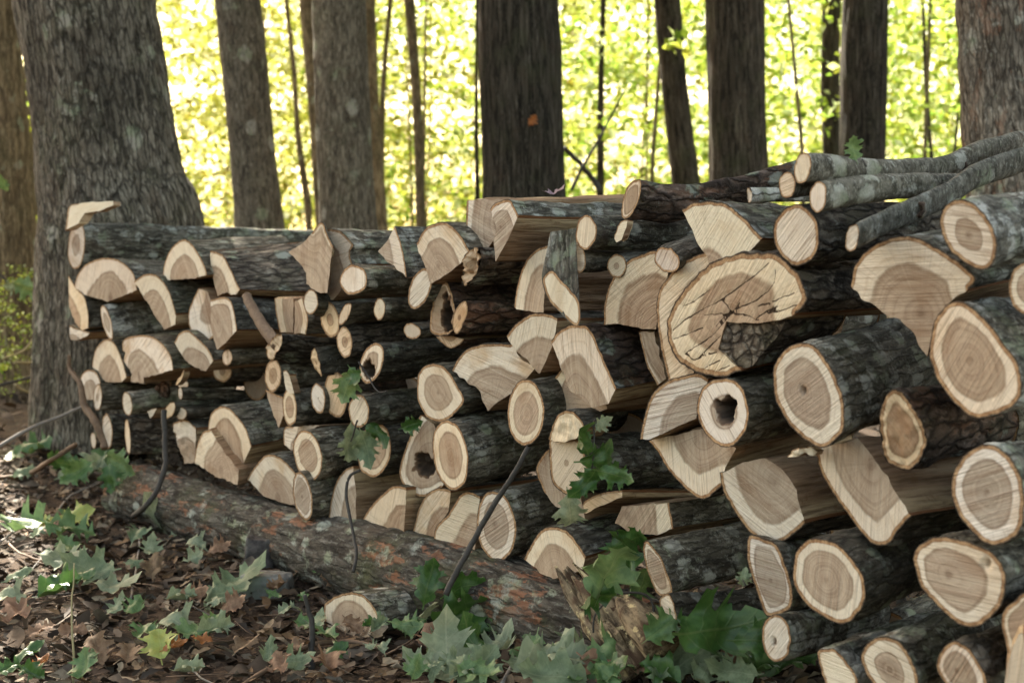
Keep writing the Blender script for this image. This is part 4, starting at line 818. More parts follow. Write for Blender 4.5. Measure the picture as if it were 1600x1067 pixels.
tree('tan tree half cut off beyond the huge tree', [(-60, 22, 0), (-62, 45, 220), (-70, 66, 560)], 10.5, TB['tan'], n=80, ds=.04, amp=.009, seed=15, top=7.6, ci=0)
THIN = 'thin young trunks among the bright foliage'
tree('slim dark sapling trunk, gently bent, alone in the bright gap', [(631, 648, 0), (640, 656, 110), (647, 662, 230), (650, 665, 350)], 14., TB['tan'], n=20, amp=.004, seed=16, crown=False, top=6., group=THIN)
tree('forked sapling right of the grey-brown tree', [(606, 614, 0), (598, 606, 90), (592, 602, 180), (588, 600, 350)], 15., TB['tan'], n=16, amp=.004, seed=17, crown=False, top=6., group=THIN)
tree('crooked sapling between the two grey trees', [(447, 454, 30), (456, 464, 120), (461, 470, 210), (475, 487, 320), (478, 488, 360)], 15., TB['tan'], n=16, amp=.004, seed=18, crown=False, top=5., group=THIN)
tree('thin sapling hugging the nearly black tree', [(742, 748, 80), (741, 748, 200), (742, 750, 310)], 15., TB['dark'], n=14, amp=.003, seed=19, crown=False, top=5., group=THIN)
tree('thin dark sapling right of the nearly black tree', [(938, 947, 0), (934, 944, 130), (932, 944, 300)], 15., TB['dark'], n=16, amp=.004, seed=20, crown=False, top=6., group=THIN)
tree('thin dark sapling beside the peeling tree', [(1440, 1446, 30), (1444, 1451, 140), (1452, 1459, 250)], 15., TB['dark'], n=14, amp=.003, seed=21, crown=False, top=6., group=THIN)
tree('short thin sapling touching the peeling tree', [(1496, 1500, 160), (1488, 1493, 250)], 14., TB['dark'], n=12, amp=.002, seed=22, crown=False, top=3., group=THIN)
tree('mossy thin trunk between tan tree and huge tree', [(30, 42, 0), (38, 50, 120), (44, 58, 300), (50, 64, 430)], 13., TB['tan'], n=24, amp=.005, seed=23, crown=False, top=6., group=THIN)
# more of the wood's canopy, out of view above, that keeps the pile in shade
for k, (x, y, h) in enumerate([(-5.2, 10.5, 7.4), (-3.6, 14.6, 8.2), (-7.2, 14.0, 8.6), (-.8, 14.6, 8.8), (1.8, 15.2, 8.6), (-5.4, 17.0, 9.4), (-9.5, 11.5, 7.8), (4.6, 12.4, 8.0), (-2.2, 17.4, 9.8), (-4.2, 12.3, 8.0), (.6, 12.2, 7.6), (-1.9, 11.3, 7.2)]):
    pass
# young trees of the sunny understorey
LAB = {'y': ['young tree with yellow autumn leaves in the sunlit wood behind', 'young trees with yellow leaves'],
       'g': ['young tree with bright green leaves in the sunlit wood behind', 'young trees with green leaves']}
rg = np.random.default_rng(77)
def young(x, y, kind, mesh, sc, label=None):
    root = empty('young_tree', (x, y, 0), label or LAB[kind][0], 'tree', LAB[kind][1])
    h = 6.5*sc; bx, by = rg.uniform(-.3, .3, 2)
    v, f = tube([(0, 0, -.1), (bx*.3, by*.3, h*.3), (bx, by, h*.6), (bx*.6, by*.6, h)], [.022*sc, .02*sc, .014*sc, .006], 8); mesh_obj('trunk', v, f, TB['tan'], root, True, {'lp': np.array(v)})
    c = bpy.data.objects.new('crown', mesh); COL.objects.link(c); c.parent = root; c.scale = (sc, sc, sc); c.rotation_euler = (0, 0, rg.uniform(0, 6.28))
for row, (Y, step) in enumerate([(18.5, 3.1), (22., 3.2), (26.5, 3.4), (32., 3.6)]):
    hw = .36*Y + 2.5; xs = np.arange(-hw-1, hw+1, step)
    for x in xs:
        x = x + rg.uniform(-.7, .7); y = Y+rg.uniform(-1.2, 1.2); px = x/y*FPX+800
        kind = 'y' if px + rg.uniform(-300, 300) < 690 else 'g'; mi = int(rg.integers(3)); sc = rg.uniform(.85, 1.2)
        if abs(x)-1.9*sc > .36*y or px < 40: continue
        where = next(wd for lim, wd in [(335, 'beside the huge grey tree'), (480, 'between the two grey trees'), (645, 'behind the grey-brown tree'), (885, 'behind the nearly black tree'), (1090, 'near the dark leaning tree'), (1205, 'behind the straight furrowed tree'), (1400, 'behind the straight dark brown tree'), (9999, 'near the old peeling tree')] if px < lim)
        young(x, y, kind, CR[kind, mi], sc, f"{'taller ' if sc > 1.03 else 'shorter '}{'yellow' if kind == 'y' else 'green'} leafed young tree {where}, {['first', 'second', 'third', 'rearmost'][row]} rank")
for (px, Y, sc, lb) in [(1010, 13.8, 1., 'sparse sapling with bright green sprays before the leaning tree'), (1265, 14., 1.05, 'sparse sapling with green sprays before the narrow dim tree'), (1440, 14.5, 1.1, 'sparse green sapling near the peeling tree'), (30, 12., .7, 'low leafy sapling by the tan tree'), (660, 16.5, 1., 'sparse sapling catching light behind the bent slim trunk')]:
    p = atY(px, 398, Y); young(p[0], Y, 'g', SP[int(rg.integers(2))], sc, lb)
for (px, Y, sc, lb) in [(8, 9.6, .22, 'low sunlit leafy shrub at the foot of the tan tree'), (-15, 8.9, .2, 'yellow-green shrub half cut off beside the tan tree')]:
    p = atZ(px, 640); p = atY(px, 500, Y); young(p[0], Y, 'g', SP[int(rg.integers(2))], sc, lb)
# far wood: one mass
pts = np.column_stack([rg.uniform(-26, 26, 60000), rg.uniform(36, 48, 60000), rg.random(60000)**1.2*15-.2])
pts = pts[fbm(pts*np.array([.35, .35, .5])+9, 4) > .40]
me = leaf_cloud('distant_wood', pts, .34, F_YEL, 91); o = bpy.data.objects.new('distant_wood', me); COL.objects.link(o); o['kind'] = 'stuff'
tag(o, 'hazy mass of sunlit yellow-green leaves far behind the trunks', 'woods')

# ------------------------------------------------------------------ leaves, litter, twigs
def leaf_shape(seed, fold=.25, curl=.35, wav=.05):
    half = [(.0, .012), (.12, .015), (.16, .07), (.22, .19), (.28, .26), (.31, .21), (.36, .18), (.42, .28), (.45, .41), (.50, .35), (.55, .40), (.56, .30), (.58, .21), (.63, .20), (.68, .28), (.73, .37), (.75, .27), (.80, .28), (.78, .16), (.83, .13), (.89, .18), (.92, .10), (1., .0)]
    r_ = random.Random(seed); k = r_.uniform(.85, 1.15)
    up = [(x, y*k*(1+r_.uniform(-.12, .12)) if 0 < y and x > .15 else y) for x, y in half]
    dn = [(x+r_.uniform(-.01, .01), -y*k*(1+r_.uniform(-.12, .12)) if x > .15 else -y) for x, y in half[:-1]][::-1]
    poly = up+dn; N = len(poly)
    mid = [(x, 0) for x in np.linspace(.2, .95, 9)]
    P = np.array(poly); inn = np.array([(x, y) for x in np.linspace(.2, .94, 13) for y in (-.30, -.24, -.18, -.12, -.06, .06, .12, .18, .24, .30)])
    inn = inn[inside(inn, P)]; inn = inn[seg_dist(inn, np.vstack([P, P[:1]])) > .02]
    vs, _, tri, _, _, _ = delaunay_2d_cdt([Vector(p) for p in poly+mid+inn.tolist()], [], [list(range(N))], 1, 1e-6)
    v = np.array([[p.x, p.y] for p in vs]); x, y = v[:, 0], v[:, 1]
    z = fold*np.abs(y)*(1-.3*x) + curl*((x-.5)**2)*r_.choice([-1, 1, 1]) + wav*np.sin(x*11+seed)*y*3 + wav*.6*np.sin(y*16+seed*2) + .35*r_.uniform(-1, 1)*x*y
    roll = r_.uniform(-.5, .8)*np.clip(np.abs(y)-.15, 0, 1)**1.3
    z = z + roll + (fbm(np.column_stack([x*4.2, y*4.2, np.full(len(x), seed*1.0)]), 3)-.5)*.22
    bx = r_.uniform(-.5, .9)*np.clip(x-.5, 0, 1)**2*1.4; z = z + bx; V = np.column_stack([x-.45, y, z])
    return V, [tuple(t) for t in tri if len(t) == 3], np.column_stack([x, y, np.zeros(len(x))])
def leaf_mat(name, c1, c2, vein, rough=.5, trans=.25):
    s = NT(name); v = s.attr('lp').outputs['Vector']; sp = s.n('ShaderNodeSeparateXYZ', {0: v}); x, y = sp.outputs[0], sp.outputs[1]
    tc = s.n('ShaderNodeTexCoord').outputs['Object']; rnd = s.n('ShaderNodeObjectInfo').outputs['Random']
    ay = s.ma('ABSOLUTE', y); n = s.noise(v, 6., 4)
    side = s.ma('ABSOLUTE', s.ma('SUBTRACT', s.ma('FRACT', s.ma('MULTIPLY', s.ma('SUBTRACT', x, s.ma('MULTIPLY', ay, .75)), 6.5)), .5))
    vm = s.ma('MAXIMUM', s.ma('SUBTRACT', 1., s.ss(ay, .006, .016)), s.ma('MULTIPLY', s.ma('SUBTRACT', 1., s.ss(side, .03, .08)), .55))
    col = s.mix(s.ss(n, .35, .65), c1, c2)
    col = s.mix(s.ma('MULTIPLY', s.ss(s.noise(v, 11., 5, .7), .62, .72), .6), col, (.12, .075, .03))
    col = s.mix(s.ma('MULTIPLY', vm, .34), col, vein)
    col = s.mix(s.ma('MULTIPLY', s.ss(s.noise(tc, 5., 5, .65), .45, .65), .4), col, tuple(.55*a_ for a_ in c1))
    col = s.mix(s.ma('MULTIPLY', s.ss(s.noise(v, 28., 4, .7), .60, .70), .3), col, tuple(min(1, 1.6*a_) for a_ in c2))
    col = s.mix(1., col, s.n('ShaderNodeCombineColor', {0: s.ma('ADD', s.ma('MULTIPLY', rnd, .5), .75), 1: s.ma('ADD', s.ma('MULTIPLY', rnd, .35), .82), 2: s.ma('ADD', s.ma('MULTIPLY', rnd, .5), .75)}).outputs[0], 'MULTIPLY')
    s.fin(col, rough, s.bump(s.ma('ADD', n, vm), .35, .003), .4)
    tr = s.n('ShaderNodeBsdfTranslucent', {0: col}); mx = s.n('ShaderNodeMixShader', {0: trans, 1: s.b.outputs[0], 2: tr.outputs[0]})
    s.t.links.new(mx.outputs[0], s.out.inputs[0]); return s.m
LM = {'pale': leaf_mat('leaf_pale_underside', (.15, .19, .105), (.235, .275, .16), (.36, .38, .24), .65),
      'dark': leaf_mat('leaf_dark_green', (.035, .085, .018), (.065, .13, .030), (.16, .20, .07), .38),
      'mid':  leaf_mat('leaf_mid_green', (.10, .17, .06), (.16, .24, .09), (.28, .32, .14), .5),
      'yellow': leaf_mat('leaf_yellow', (.45, .42, .10), (.38, .42, .12), (.5, .48, .2), .55),
      'orange': leaf_mat('leaf_orange', (.42, .14, .03), (.30, .10, .03), (.45, .2, .06), .6),
      'brown': leaf_mat('leaf_brown', (.16, .085, .045), (.25, .15, .085), (.3, .19, .11), .75, .1),
      'plum': leaf_mat('leaf_plum', (.20, .13, .14), (.28, .19, .19), (.3, .2, .2), .7, .1)}
LEAF = {}
for mk in LM:
    for k in range(6 if mk in ('pale', 'dark', 'mid', 'brown') else 2):
        V, T, lp = leaf_shape(k*7+len(mk), .15+.22*(k % 3), .3+.3*(k % 2), .06+.03*(k % 3))
        o = mesh_obj('leaf', V, T, LM[mk], None, True, {'lp': lp}); LEAF[mk, k] = o.data; bpy.data.objects.remove(o)
def nleaf(mk): return 6 if mk in ('pale', 'dark', 'mid', 'brown') else 2
def put_leaf(name, mk, k, loc, rotm, size, parent=None):
    o = bpy.data.objects.new(name, LEAF[mk, k % nleaf(mk)]); COL.objects.link(o)
    M = Matrix.Translation(Vector(loc)) @ rotm.to_4x4() @ Matrix.Scale(size, 4)
    if parent is not None:
        o.parent = parent; M = Matrix.Translation(-Vector(parent.location)) @ M
    o.matrix_basis = M; return o
def flat_rot(ang, tilt, tdir): return Matrix.Rotation(tilt, 3, Vector((math.cos(tdir), math.sin(tdir), 0))) @ Matrix.Rotation(ang, 3, 'Z')
def facing_rot(ang, tx=0., ty=0.):
    """blade facing the viewer: x axis along image direction ang (0 right, 90 up)"""
    B = Matrix(((1, 0, 0), (0, 0, -1), (0, 1, 0)))
    return Matrix.Rotation(tx, 3, 'X') @ Matrix.Rotation(ty, 3, 'Z') @ B @ Matrix.Rotation(R(ang), 3, 'Z')
def gz(p): return float(ground_z(np.array([p[0]]), np.array([p[1]]))[0])
LEAFLAB = {'pale': 'pale green underside of a lobed leaf lying on the brown litter', 'dark': 'dark glossy green lobed leaf lying on the brown litter', 'mid': 'mid green wilted lobed leaf lying on the brown litter',
           'yellow': 'yellow-green lobed leaf lying on the brown litter', 'orange': 'bright orange dry leaf lying on the brown litter', 'brown': 'large curled brown oak leaf lying on the litter', 'plum': 'small plum-grey leaf resting on the bright flat slab top'}
lr = random.Random(4)
def ground_leaf(px, py, mk, size_px, ang=None, lift=.03, tilt=None):
    p = atZ(px, py, lift); size = size_px/FPX*p[1]*1.1*lr.uniform(.75, 1.1)
    o = put_leaf('fallen_leaf', mk, lr.randrange(6), (p[0], p[1], gz(p)+lift+.035), flat_rot(R(ang if ang is not None else lr.uniform(0, 360)), lr.uniform(.2, .75) if tilt is None else tilt, lr.uniform(-.6, .6)), size)
    where = ('near the foot of the huge tree' if px < 230 and py < 790 else 'beside the two stones' if 340 < px < 490 and 840 < py < 960 else 'by the short loose log' if 490 <= px < 650 and py > 880 else
             'before the mossy base log' if 650 <= px < 830 else 'at the foot of the rotten stump' if 830 <= px < 1040 else 'under the near log ends' if px >= 1040 else 'in front of the dark bent stem' if py < 900 else 'on open litter by the weed stem')
    tag(o, LEAFLAB[mk].replace('lying on the brown litter', '').replace('lying on the litter', '').strip() + ' lying ' + where, 'leaf', {'pale': 'pale fallen leaves', 'dark': 'dark green fallen leaves', 'mid': 'mid green fallen leaves', 'yellow': 'yellow-green fallen leaves', 'orange': 'orange fallen leaves', 'brown': 'brown fallen oak leaves'}[mk])
for a in [(150, 915, 'pale', 110, 170), (175, 935, 'pale', 95, 20), (365, 935, 'pale', 100, 40), (350, 955, 'pale', 80, 200), (90, 900, 'pale', 70, 10), (50, 840, 'mid', 90, 160), (100, 850, 'mid', 80, 0), (110, 830, 'yellow', 70, 30), (75, 838, 'yellow', 50, 190),
          (255, 830, 'pale', 80, 160), (290, 838, 'pale', 75, 20), (215, 850, 'pale', 55, 80), (235, 880, 'pale', 60, 100), (300, 895, 'pale', 50, 30), (20, 955, 'pale', 60, 170), (25, 925, 'pale', 50, 10), (85, 950, 'dark', 80, 10), (180, 975, 'pale', 50, 60),
          (280, 1000, 'pale', 80, 160), (310, 1010, 'mid', 80, 200), (330, 1010, 'pale', 60, 30), (225, 1010, 'mid', 75, 95), (250, 1030, 'yellow', 70, 100), (270, 1030, 'orange', 45, 20), (60, 1045, 'orange', 45, 60), (15, 1050, 'dark', 70, 40), (320, 1022, 'orange', 35, 180),
          (130, 735, 'pale', 70, 60), (165, 720, 'mid', 60, 100), (105, 745, 'pale', 60, 20), (180, 735, 'mid', 55, 10), (50, 705, 'mid', 60, 10), (20, 720, 'mid', 50, 80), (35, 750, 'pale', 45, 0), (290, 1060, 'pale', 70, 0), (130, 1060, 'mid', 60, 90),
          (590, 1000, 'pale', 55, 60), (630, 1000, 'mid', 60, 0), (480, 1000, 'mid', 55, 0), (450, 1050, 'pale', 60, 20), (420, 1040, 'pale', 50, 100), (520, 1040, 'dark', 60, 45),
          (840, 995, 'mid', 60, 80), (800, 1000, 'pale', 50, 80), (770, 1000, 'mid', 40, 100), (700, 1040, 'pale', 130, 100), (740, 1055, 'pale', 110, 60), (660, 1050, 'pale', 80, 140), (850, 1050, 'pale', 140, 10), (900, 1040, 'pale', 130, 45), (950, 1045, 'mid', 120, 60), (880, 1065, 'pale', 130, 170), (1000, 1010, 'dark', 90, 10), (960, 1000, 'pale', 80, 120),
          (1070, 1045, 'pale', 140, 30), (1130, 1055, 'mid', 90, 0), (1180, 1050, 'dark', 90, 20), (1230, 1040, 'dark', 100, 10), (1040, 1060, 'dark', 80, 150), (1160, 1000, 'dark', 60, 60),
          (300, 960, 'brown', 60, 10), (120, 1000, 'brown', 60, 200), (200, 1040, 'brown', 70, 100), (60, 1000, 'brown', 55, 20), (380, 1030, 'brown', 60, 60), (460, 1030, 'brown', 45, 10), (30, 980, 'brown', 60, 130), (150, 1020, 'brown', 60, 300), (340, 880, 'brown', 45, 30), (240, 905, 'brown', 45, 100)]:
    ground_leaf(a[0], a[1], a[2], a[3], a[4])
for k in range(38):
    lx_ = lr.uniform(0, 700); ground_leaf(lx_, lr.uniform(max(710, 770+(lx_-150)*.42), 1062), lr.choice(['pale', 'mid', 'brown', 'brown', 'pale', 'dark']), lr.uniform(30, 60))

for k in range(34):
    ground_leaf(lr.uniform(640, 1200), lr.uniform(1000, 1064), lr.choice(['pale', 'pale', 'mid', 'dark', 'mid', 'brown']), lr.uniform(50, 95), tilt=lr.uniform(.2, .9))
# brown litter: far too many pieces to count
def litter(n, xr, yr, size, name, seed, label):
    rg = np.random.default_rng(seed); x = rg.uniform(*xr, n); y = rg.uniform(*yr, n); z = ground_z(x, y)+rg.uniform(.0, .035, n)
    L_ = size*rg.uniform(.45, 1.5, n); W_ = L_*rg.uniform(.3, .6, n)
    a = rg.uniform(0, 6.283, n); nrm = np.column_stack([rg.normal(0, .45, n), rg.normal(0, .45, n), np.ones(n)]); nrm /= np.linalg.norm(nrm, axis=1)[:, None]
    d = np.column_stack([np.cos(a), np.sin(a), np.zeros(n)]); d -= (d*nrm).sum(1)[:, None]*nrm; d /= np.linalg.norm(d, axis=1)[:, None]; w_ = np.cross(nrm, d)
    cu = rg.uniform(-.5, .6, n); fo = rg.uniform(-.2, .7, n)
    prof = [(-.5, .05), (-.22, .42), (.0, .3), (.22, .5), (.5, .04)]
    V = []
    for t, wd in prof:
        for sgn in (-1, 0, 1):
            wd2 = wd*rg.uniform(.6, 1.2, n)
            V.append(np.column_stack([x, y, z]) + d*(t*L_)[:, None] + w_*(sgn*wd2*W_)[:, None] + nrm*(L_*(cu*(t*t-.1) + fo*abs(sgn)*wd2*.5))[:, None])
    V = np.stack(V, 1).reshape(-1, 3); k = np.arange(n)*15; F = []
    for i in range(4):
        for j in range(2):
            q = i*3+j; F.append(np.column_stack([k+q, k+q+1, k+q+4, k+q+3]))
    o = mesh_obj(name, V, np.vstack(F), LITM, None, True, {'lc': np.repeat(rg.random(n), 15)})
    o['kind'] = 'stuff'; tag(o, label, 'leaf litter'); return o
s = NT('dead_leaves'); cr = s.n('ShaderNodeValToRGB', {0: s.attr('lc').outputs['Fac']}); el = cr.color_ramp.elements; cr.color_ramp.interpolation = 'CONSTANT'
cols = [(.030, .021, .014), (.055, .038, .025), (.10, .066, .04), (.17, .125, .078), (.07, .042, .026), (.28, .225, .155), (.115, .09, .066), (.042, .031, .022), (.15, .088, .042), (.095, .08, .058)]
el[0].color = (*cols[0], 1); el[1].position = .1; el[1].color = (*cols[1], 1)
for i, c in enumerate(cols[2:]): e_ = el.new((i+2)/10); e_.color = (*c, 1)
nn = s.noise(s.n('ShaderNodeTexCoord').outputs['Object'], 55., 5, .65)
LITM = s.fin(s.mix(s.ma('MULTIPLY', s.ss(nn, .4, .7), .5), cr.outputs[0], (.05, .03, .02)), .8, s.bump(nn, .4, .004), .25)
litter(15000, (-3.6, 1.6), (2.7, 7.8), .05, 'leaf_litter', 1, 'brown crumbling leaf litter covering the ground before the pile')
litter(2600, (-3.4, 1.6), (2.8, 7.6), .10, 'leaf_litter', 3, 'larger curled dead leaves scattered over the crumbled litter')
litter(7000, (-8, 8), (7.6, 17), .10, 'leaf_litter', 2, 'sunlit leaf litter on the forest floor beyond the pile')

TWG = BARK['branch']
tm = NT('twig_bark'); nv = tm.noise(tm.n('ShaderNodeTexCoord').outputs['Object'], 70., 4); TWIGM = {'dark': tm.fin(tm.mix(nv, (.018, .015, .013), (.075, .065, .055)), .75)}
tm = NT('twig_brown'); nv = tm.noise(tm.n('ShaderNodeTexCoord').outputs['Object'], 70., 4); TWIGM['brown'] = tm.fin(tm.mix(nv, (.07, .04, .025), (.20, .13, .08)), .75)
tm = NT('twig_grey'); nv = tm.noise(tm.n('ShaderNodeTexCoord').outputs['Object'], 70., 4); TWIGM['grey'] = tm.fin(tm.mix(nv, (.10, .09, .08), (.30, .26, .22)), .75)
tm = NT('twig_straw'); TWIGM['straw'] = tm.fin((.33, .27, .14), .7)
def place(px, py, d):
    if isinstance(d, tuple): return atY(px, py, d[0])
    if d == 'g': p = atZ(px, py, .04); return np.array([p[0], p[1], gz(p)+.035])
    return on_pile(px, py, d)
def twig(label, pts, r0, r1, mat='dark', name='twig', cat='twig', group=None, n=8, parent=None):
    """pts: (px, py, depth); radii in pixels of the photograph"""
    P = np.array([place(*p) for p in pts]); Q = catmull(P, 6); m = len(Q)
    Q = Q + (fbm(Q*14, 3)[:, None]-.5)*np.array([.012, .004, .012])
    rad = np.linspace(r0, r1, m)/FPX*Q[:, 1]
    v, f = tube(Q, rad, n, .12)
    base = parent.location if parent is not None else Q[Q[:, 2].argmin()]
    o = mesh_obj(name, v, f, TWIGM.get(mat) or BARK[mat], parent, True, {'lp': np.array(v)}, base)
    if parent is None: tag(o, label, cat, group)
    return o
rg9 = np.random.default_rng(12); DV, DF = [], []
for k in range(420):
    x0, y0 = rg9.uniform(-3.4, 1.2), rg9.uniform(3.2, 7.4); a = rg9.uniform(0, 3.14); l_ = rg9.uniform(.04, .22); z0 = gz((x0, y0))+rg9.uniform(.01, .04)
    d_ = np.array([math.cos(a), math.sin(a), rg9.normal(0, .18)])*l_; m_ = np.array([x0, y0, z0]); bend = np.array([-d_[1], d_[0], 0])*rg9.uniform(-.2, .2)
    v, f = tube([m_-d_/2, m_+bend, m_+d_/2], np.array([1, .8, .5])*rg9.uniform(.0012, .0032), 4); o_ = len(DV); DV += v; DF += [tuple(i+o_ for i in q) for q in f]
o = mesh_obj('twig_debris', DV, DF, TWIGM['brown'], None, True); o['kind'] = 'stuff'; tag(o, 'countless tiny broken twigs strewn through the leaf litter', 'debris')
twig('curved brown sapling stem rising beside the big trunk and under the pile', [(108, 555, .12), (109, 575, .12), (122, 594, .12), (128, 612, .12), (134, 637, .12), (150, 660, .12), (162, 682, .1), (166, 700, .1)], 2.5, 8, 'brown', 'sapling_stem', 'stem')
twig('dark bent stem leaning from the pile down onto the litter', [(257, 640, .16), (258, 690, .18), (259, 725, .2), (245, 765, .25), (225, 793, .3), (207, 806, 'g')], 4.5, 4.5, 'dark', 'bent_stem', 'stem')
twig('thin dark bent stem growing up before the base row', [(562, 735, .2), (546, 745, .22), (541, 775, .24), (550, 820, .26), (556, 860, .3), (552, 893, .34)], 2.2, 3, 'dark', 'bent_stem', 'stem')
twig('straight dark stick leaning across the base row of log ends', [(824, 700, .16), (800, 745, .2), (780, 775, .22), (745, 835, .27), (720, 880, .33), (695, 930, .38)], 4.2, 5, 'dark', 'leaning_stick', 'stick')
twig('thick reddish-brown stick half buried in the litter', [(355, 1075, 'g'), (410, 1042, 'g'), (470, 1015, 'g'), (540, 1003, 'g'), (600, 1010, 'g')], 4.5, 4, 'brown', 'fallen_stick', 'stick')
twig('forked dead grey stem standing up from the litter', [(475, 930, (3.93,)), (482, 960, (3.93,)), (488, 1000, (3.92,)), (486, 1060, (3.9,))], 3, 6, 'dark', 'dead_stem', 'stem')
twig('straight grey stick slanting up from the litter', [(785, 1055, 'g'), (820, 1010, (3.95,)), (865, 965, (4.0,))], 3.5, 3, 'grey', 'fallen_stick', 'stick')
twig('long grey twig reaching to the foot of the big trunk', [(-10, 702, (6.5,)), (50, 668, (6.6,)), (90, 652, (6.7,)), (132, 634, (6.75,))], 3.4, 2.2, 'grey', 'fallen_branch', 'branch')
twig('dark thick twig lying at the foot of the big trunk', [(-10, 745, 'g'), (40, 735, 'g'), (80, 718, (6.1,)), (118, 695, (6.3,))], 4.2, 3.6, 'brown', 'fallen_branch', 'branch')
twig('pale thin twig catching sun in the brush by the tan tree', [(5, 560, (8.8,)), (40, 545, (9,)), (62, 510, (9.2,))], 1.6, 1.6, 'straw', 'brush_twig', 'twig', 'sunlit brush twigs')
twig('pale straight twig catching sun in the brush by the tan tree', [(22, 566, (8.8,)), (45, 566, (9,)), (66, 560, (9.2,))], 2., 2., 'straw', 'brush_twig', 'twig', 'sunlit brush twigs')
twig('pale sloping twig in the brush by the tan tree', [(24, 600, (8.6,)), (42, 612, (8.7,)), (66, 618, (8.9,))], 2., 1.6, 'straw', 'brush_twig', 'twig', 'sunlit brush twigs')
twig('dark arching twig in the brush by the tan tree', [(-10, 606, (8.4,)), (20, 596, (8.5,)), (55, 588, (8.7,))], 3., 2., 'dark', 'brush_twig', 'twig', 'sunlit brush twigs')
twig('bare forked branch leaning beside the nearly black tree', [(882, 232, (9.6,)), (905, 255, (9.8,)), (925, 278, (10.,)), (938, 300, (10.,))], 3.6, 4.5, 'dark', 'bare_branch', 'branch')
twig('slender bare branch rising behind the scaly top log', [(893, 297, (9.6,)), (910, 262, (9.6,)), (940, 210, (9.6,)), (977, 140, (9.6,))], 3, 1.2, 'dark', 'bare_branch', 'branch')
for k, q in enumerate([[(10, 800), (60, 815), (120, 835), (140, 850)], [(15, 855), (45, 880), (100, 890), (150, 893)], [(0, 850), (30, 830), (60, 820)], [(15, 920), (45, 905), (65, 880)], [(165, 795), (215, 800), (250, 806)], [(205, 935), (211, 900), (217, 860), (219, 830)], [(280, 945), (310, 960), (360, 985)], [(300, 900), (350, 905), (400, 905)], [(280, 1038), (310, 1050), (345, 1066)], [(440, 870), (480, 895), (510, 908)], [(600, 1020), (640, 1000), (660, 985)], [(90, 800), (110, 770), (140, 755)], [(50, 930), (90, 935), (130, 930)]]):
    twig('thin dead twig lying on the brown leaf litter', [(x, y, 'g') for x, y in q], 1.9, 1.2, ['dark', 'brown', 'grey'][k % 3], 'fallen_twig', 'twig', 'dead twigs on the litter')
twig('pale green grass-like stem standing up from the litter', [(115, 1075, (3.85,)), (114, 1000, (3.86,)), (113, 940, (3.88,)), (115, 880, (3.9,))], 2.2, 1., 'straw', 'weed_stem', 'stem')

# leafy sprigs: twig > leaves that hang and stand between the logs and in front of them
def sprig(label, tw, leaves, name='leafy_sprig', mat='dark', tr=(1.6, 1.)):
    b = place(*tw[0]); root = empty(name, b, label, 'leafy twig', 'wilted leafy twigs'); twig('', tw, tr[0], tr[1], mat, 'stalk', parent=root)
    for px, py, d, mk, sz, ang, tx, ty in leaves:
        p = place(px, py, d); put_leaf('leaf', mk, lr.randrange(6), p, facing_rot(ang, tx+lr.uniform(-.35, .35), ty+lr.uniform(-.45, .45)), sz*.82/FPX*p[1]*1.1, root)
sprig('wilted green leaves hanging over the orange-yellow log end', [(560, 565, .22), (575, 590, .2), (590, 612, .2), (602, 613, .2)], [(545, 597, .20, 'mid', 70, 250, .2, .3), (553, 585, .21, 'dark', 45, 300, -.2, -.3)])
sprig('drooping pale leaves below the cream branch log', [(560, 655, .2), (555, 670, .2), (548, 690, .2)], [(547, 685, .17, 'pale', 78, 262, .2, .3), (570, 690, .18, 'pale', 72, 285, .1, -.3), (588, 672, .1, 'dark', 60, 330, .3, .1), (640, 665, .1, 'dark', 50, 20, .2, .2)])
sprig('upright dark glossy leaves before the mossy base log', [(668, 1000, (4.25,)), (690, 960, (4.20,)), (705, 935, (4.15,)), (740, 925, (4.10,))], [(715, 965, (4.10,), 'dark', 150, 25, -.3, .2), (668, 915, (4.18,), 'dark', 90, 75, -.2, -.3), (722, 918, (4.12,), 'dark', 95, 15, .3, .3), (662, 970, (4.20,), 'pale', 80, 80, .1, 1.0), (758, 915, (4.16,), 'mid', 70, 35, .4, -.2)])
sprig('big holed green leaf standing before the crumbling stump', [(1020, 975, (3.5,)), (1022, 945, (3.5,)), (1000, 925, (3.5,)), (960, 930, (3.5,)), (930, 960, (3.5,)), (925, 990, (3.5,))], [(945, 890, (3.46,), 'mid', 145, 70, .15, .25), (935, 930, (3.47,), 'dark', 100, 170, .3, .2), (985, 880, (3.6,), 'dark', 120, 100, .1, -.5), (1000, 905, (3.62,), 'mid', 85, 250, .2, .4), (978, 845, (3.6,), 'dark', 90, 30, .2, -.2)], tr=(2.2, 1.6))
sprig('long dark leaf reaching over the low dark log', [(1012, 1000, (3.42,)), (1040, 995, (3.4,)), (1070, 990, (3.38,))], [(1095, 988, (3.36,), 'dark', 190, 14, -.5, .2), (1030, 985, (3.4,), 'mid', 90, 40, -.4, .3), (1180, 1000, (3.3,), 'dark', 110, -5, -.6, .1)])
sprig('small green leaves sprouting over the stepped log', [(925, 735, .3), (930, 700, .3), (927, 665, .28), (930, 655, .28)], [(910, 690, .3, 'dark', 75, 115, .1, .5), (938, 664, .28, 'pale', 42, 40, .1, .3), (930, 715, .3, 'dark', 80, 20, .3, .4), (955, 740, .3, 'dark', 75, 345, .2, .2), (890, 795, .26, 'pale', 80, 275, .2, .5), (920, 750, .3, 'dark', 75, 230, .1, -.2)])
sprig('ragged green leaf standing on the pale-ended top branches', [(1352, 262, .1), (1346, 250, .1)], [(1334, 236, .1, 'mid', 52, 105, .1, .2)])
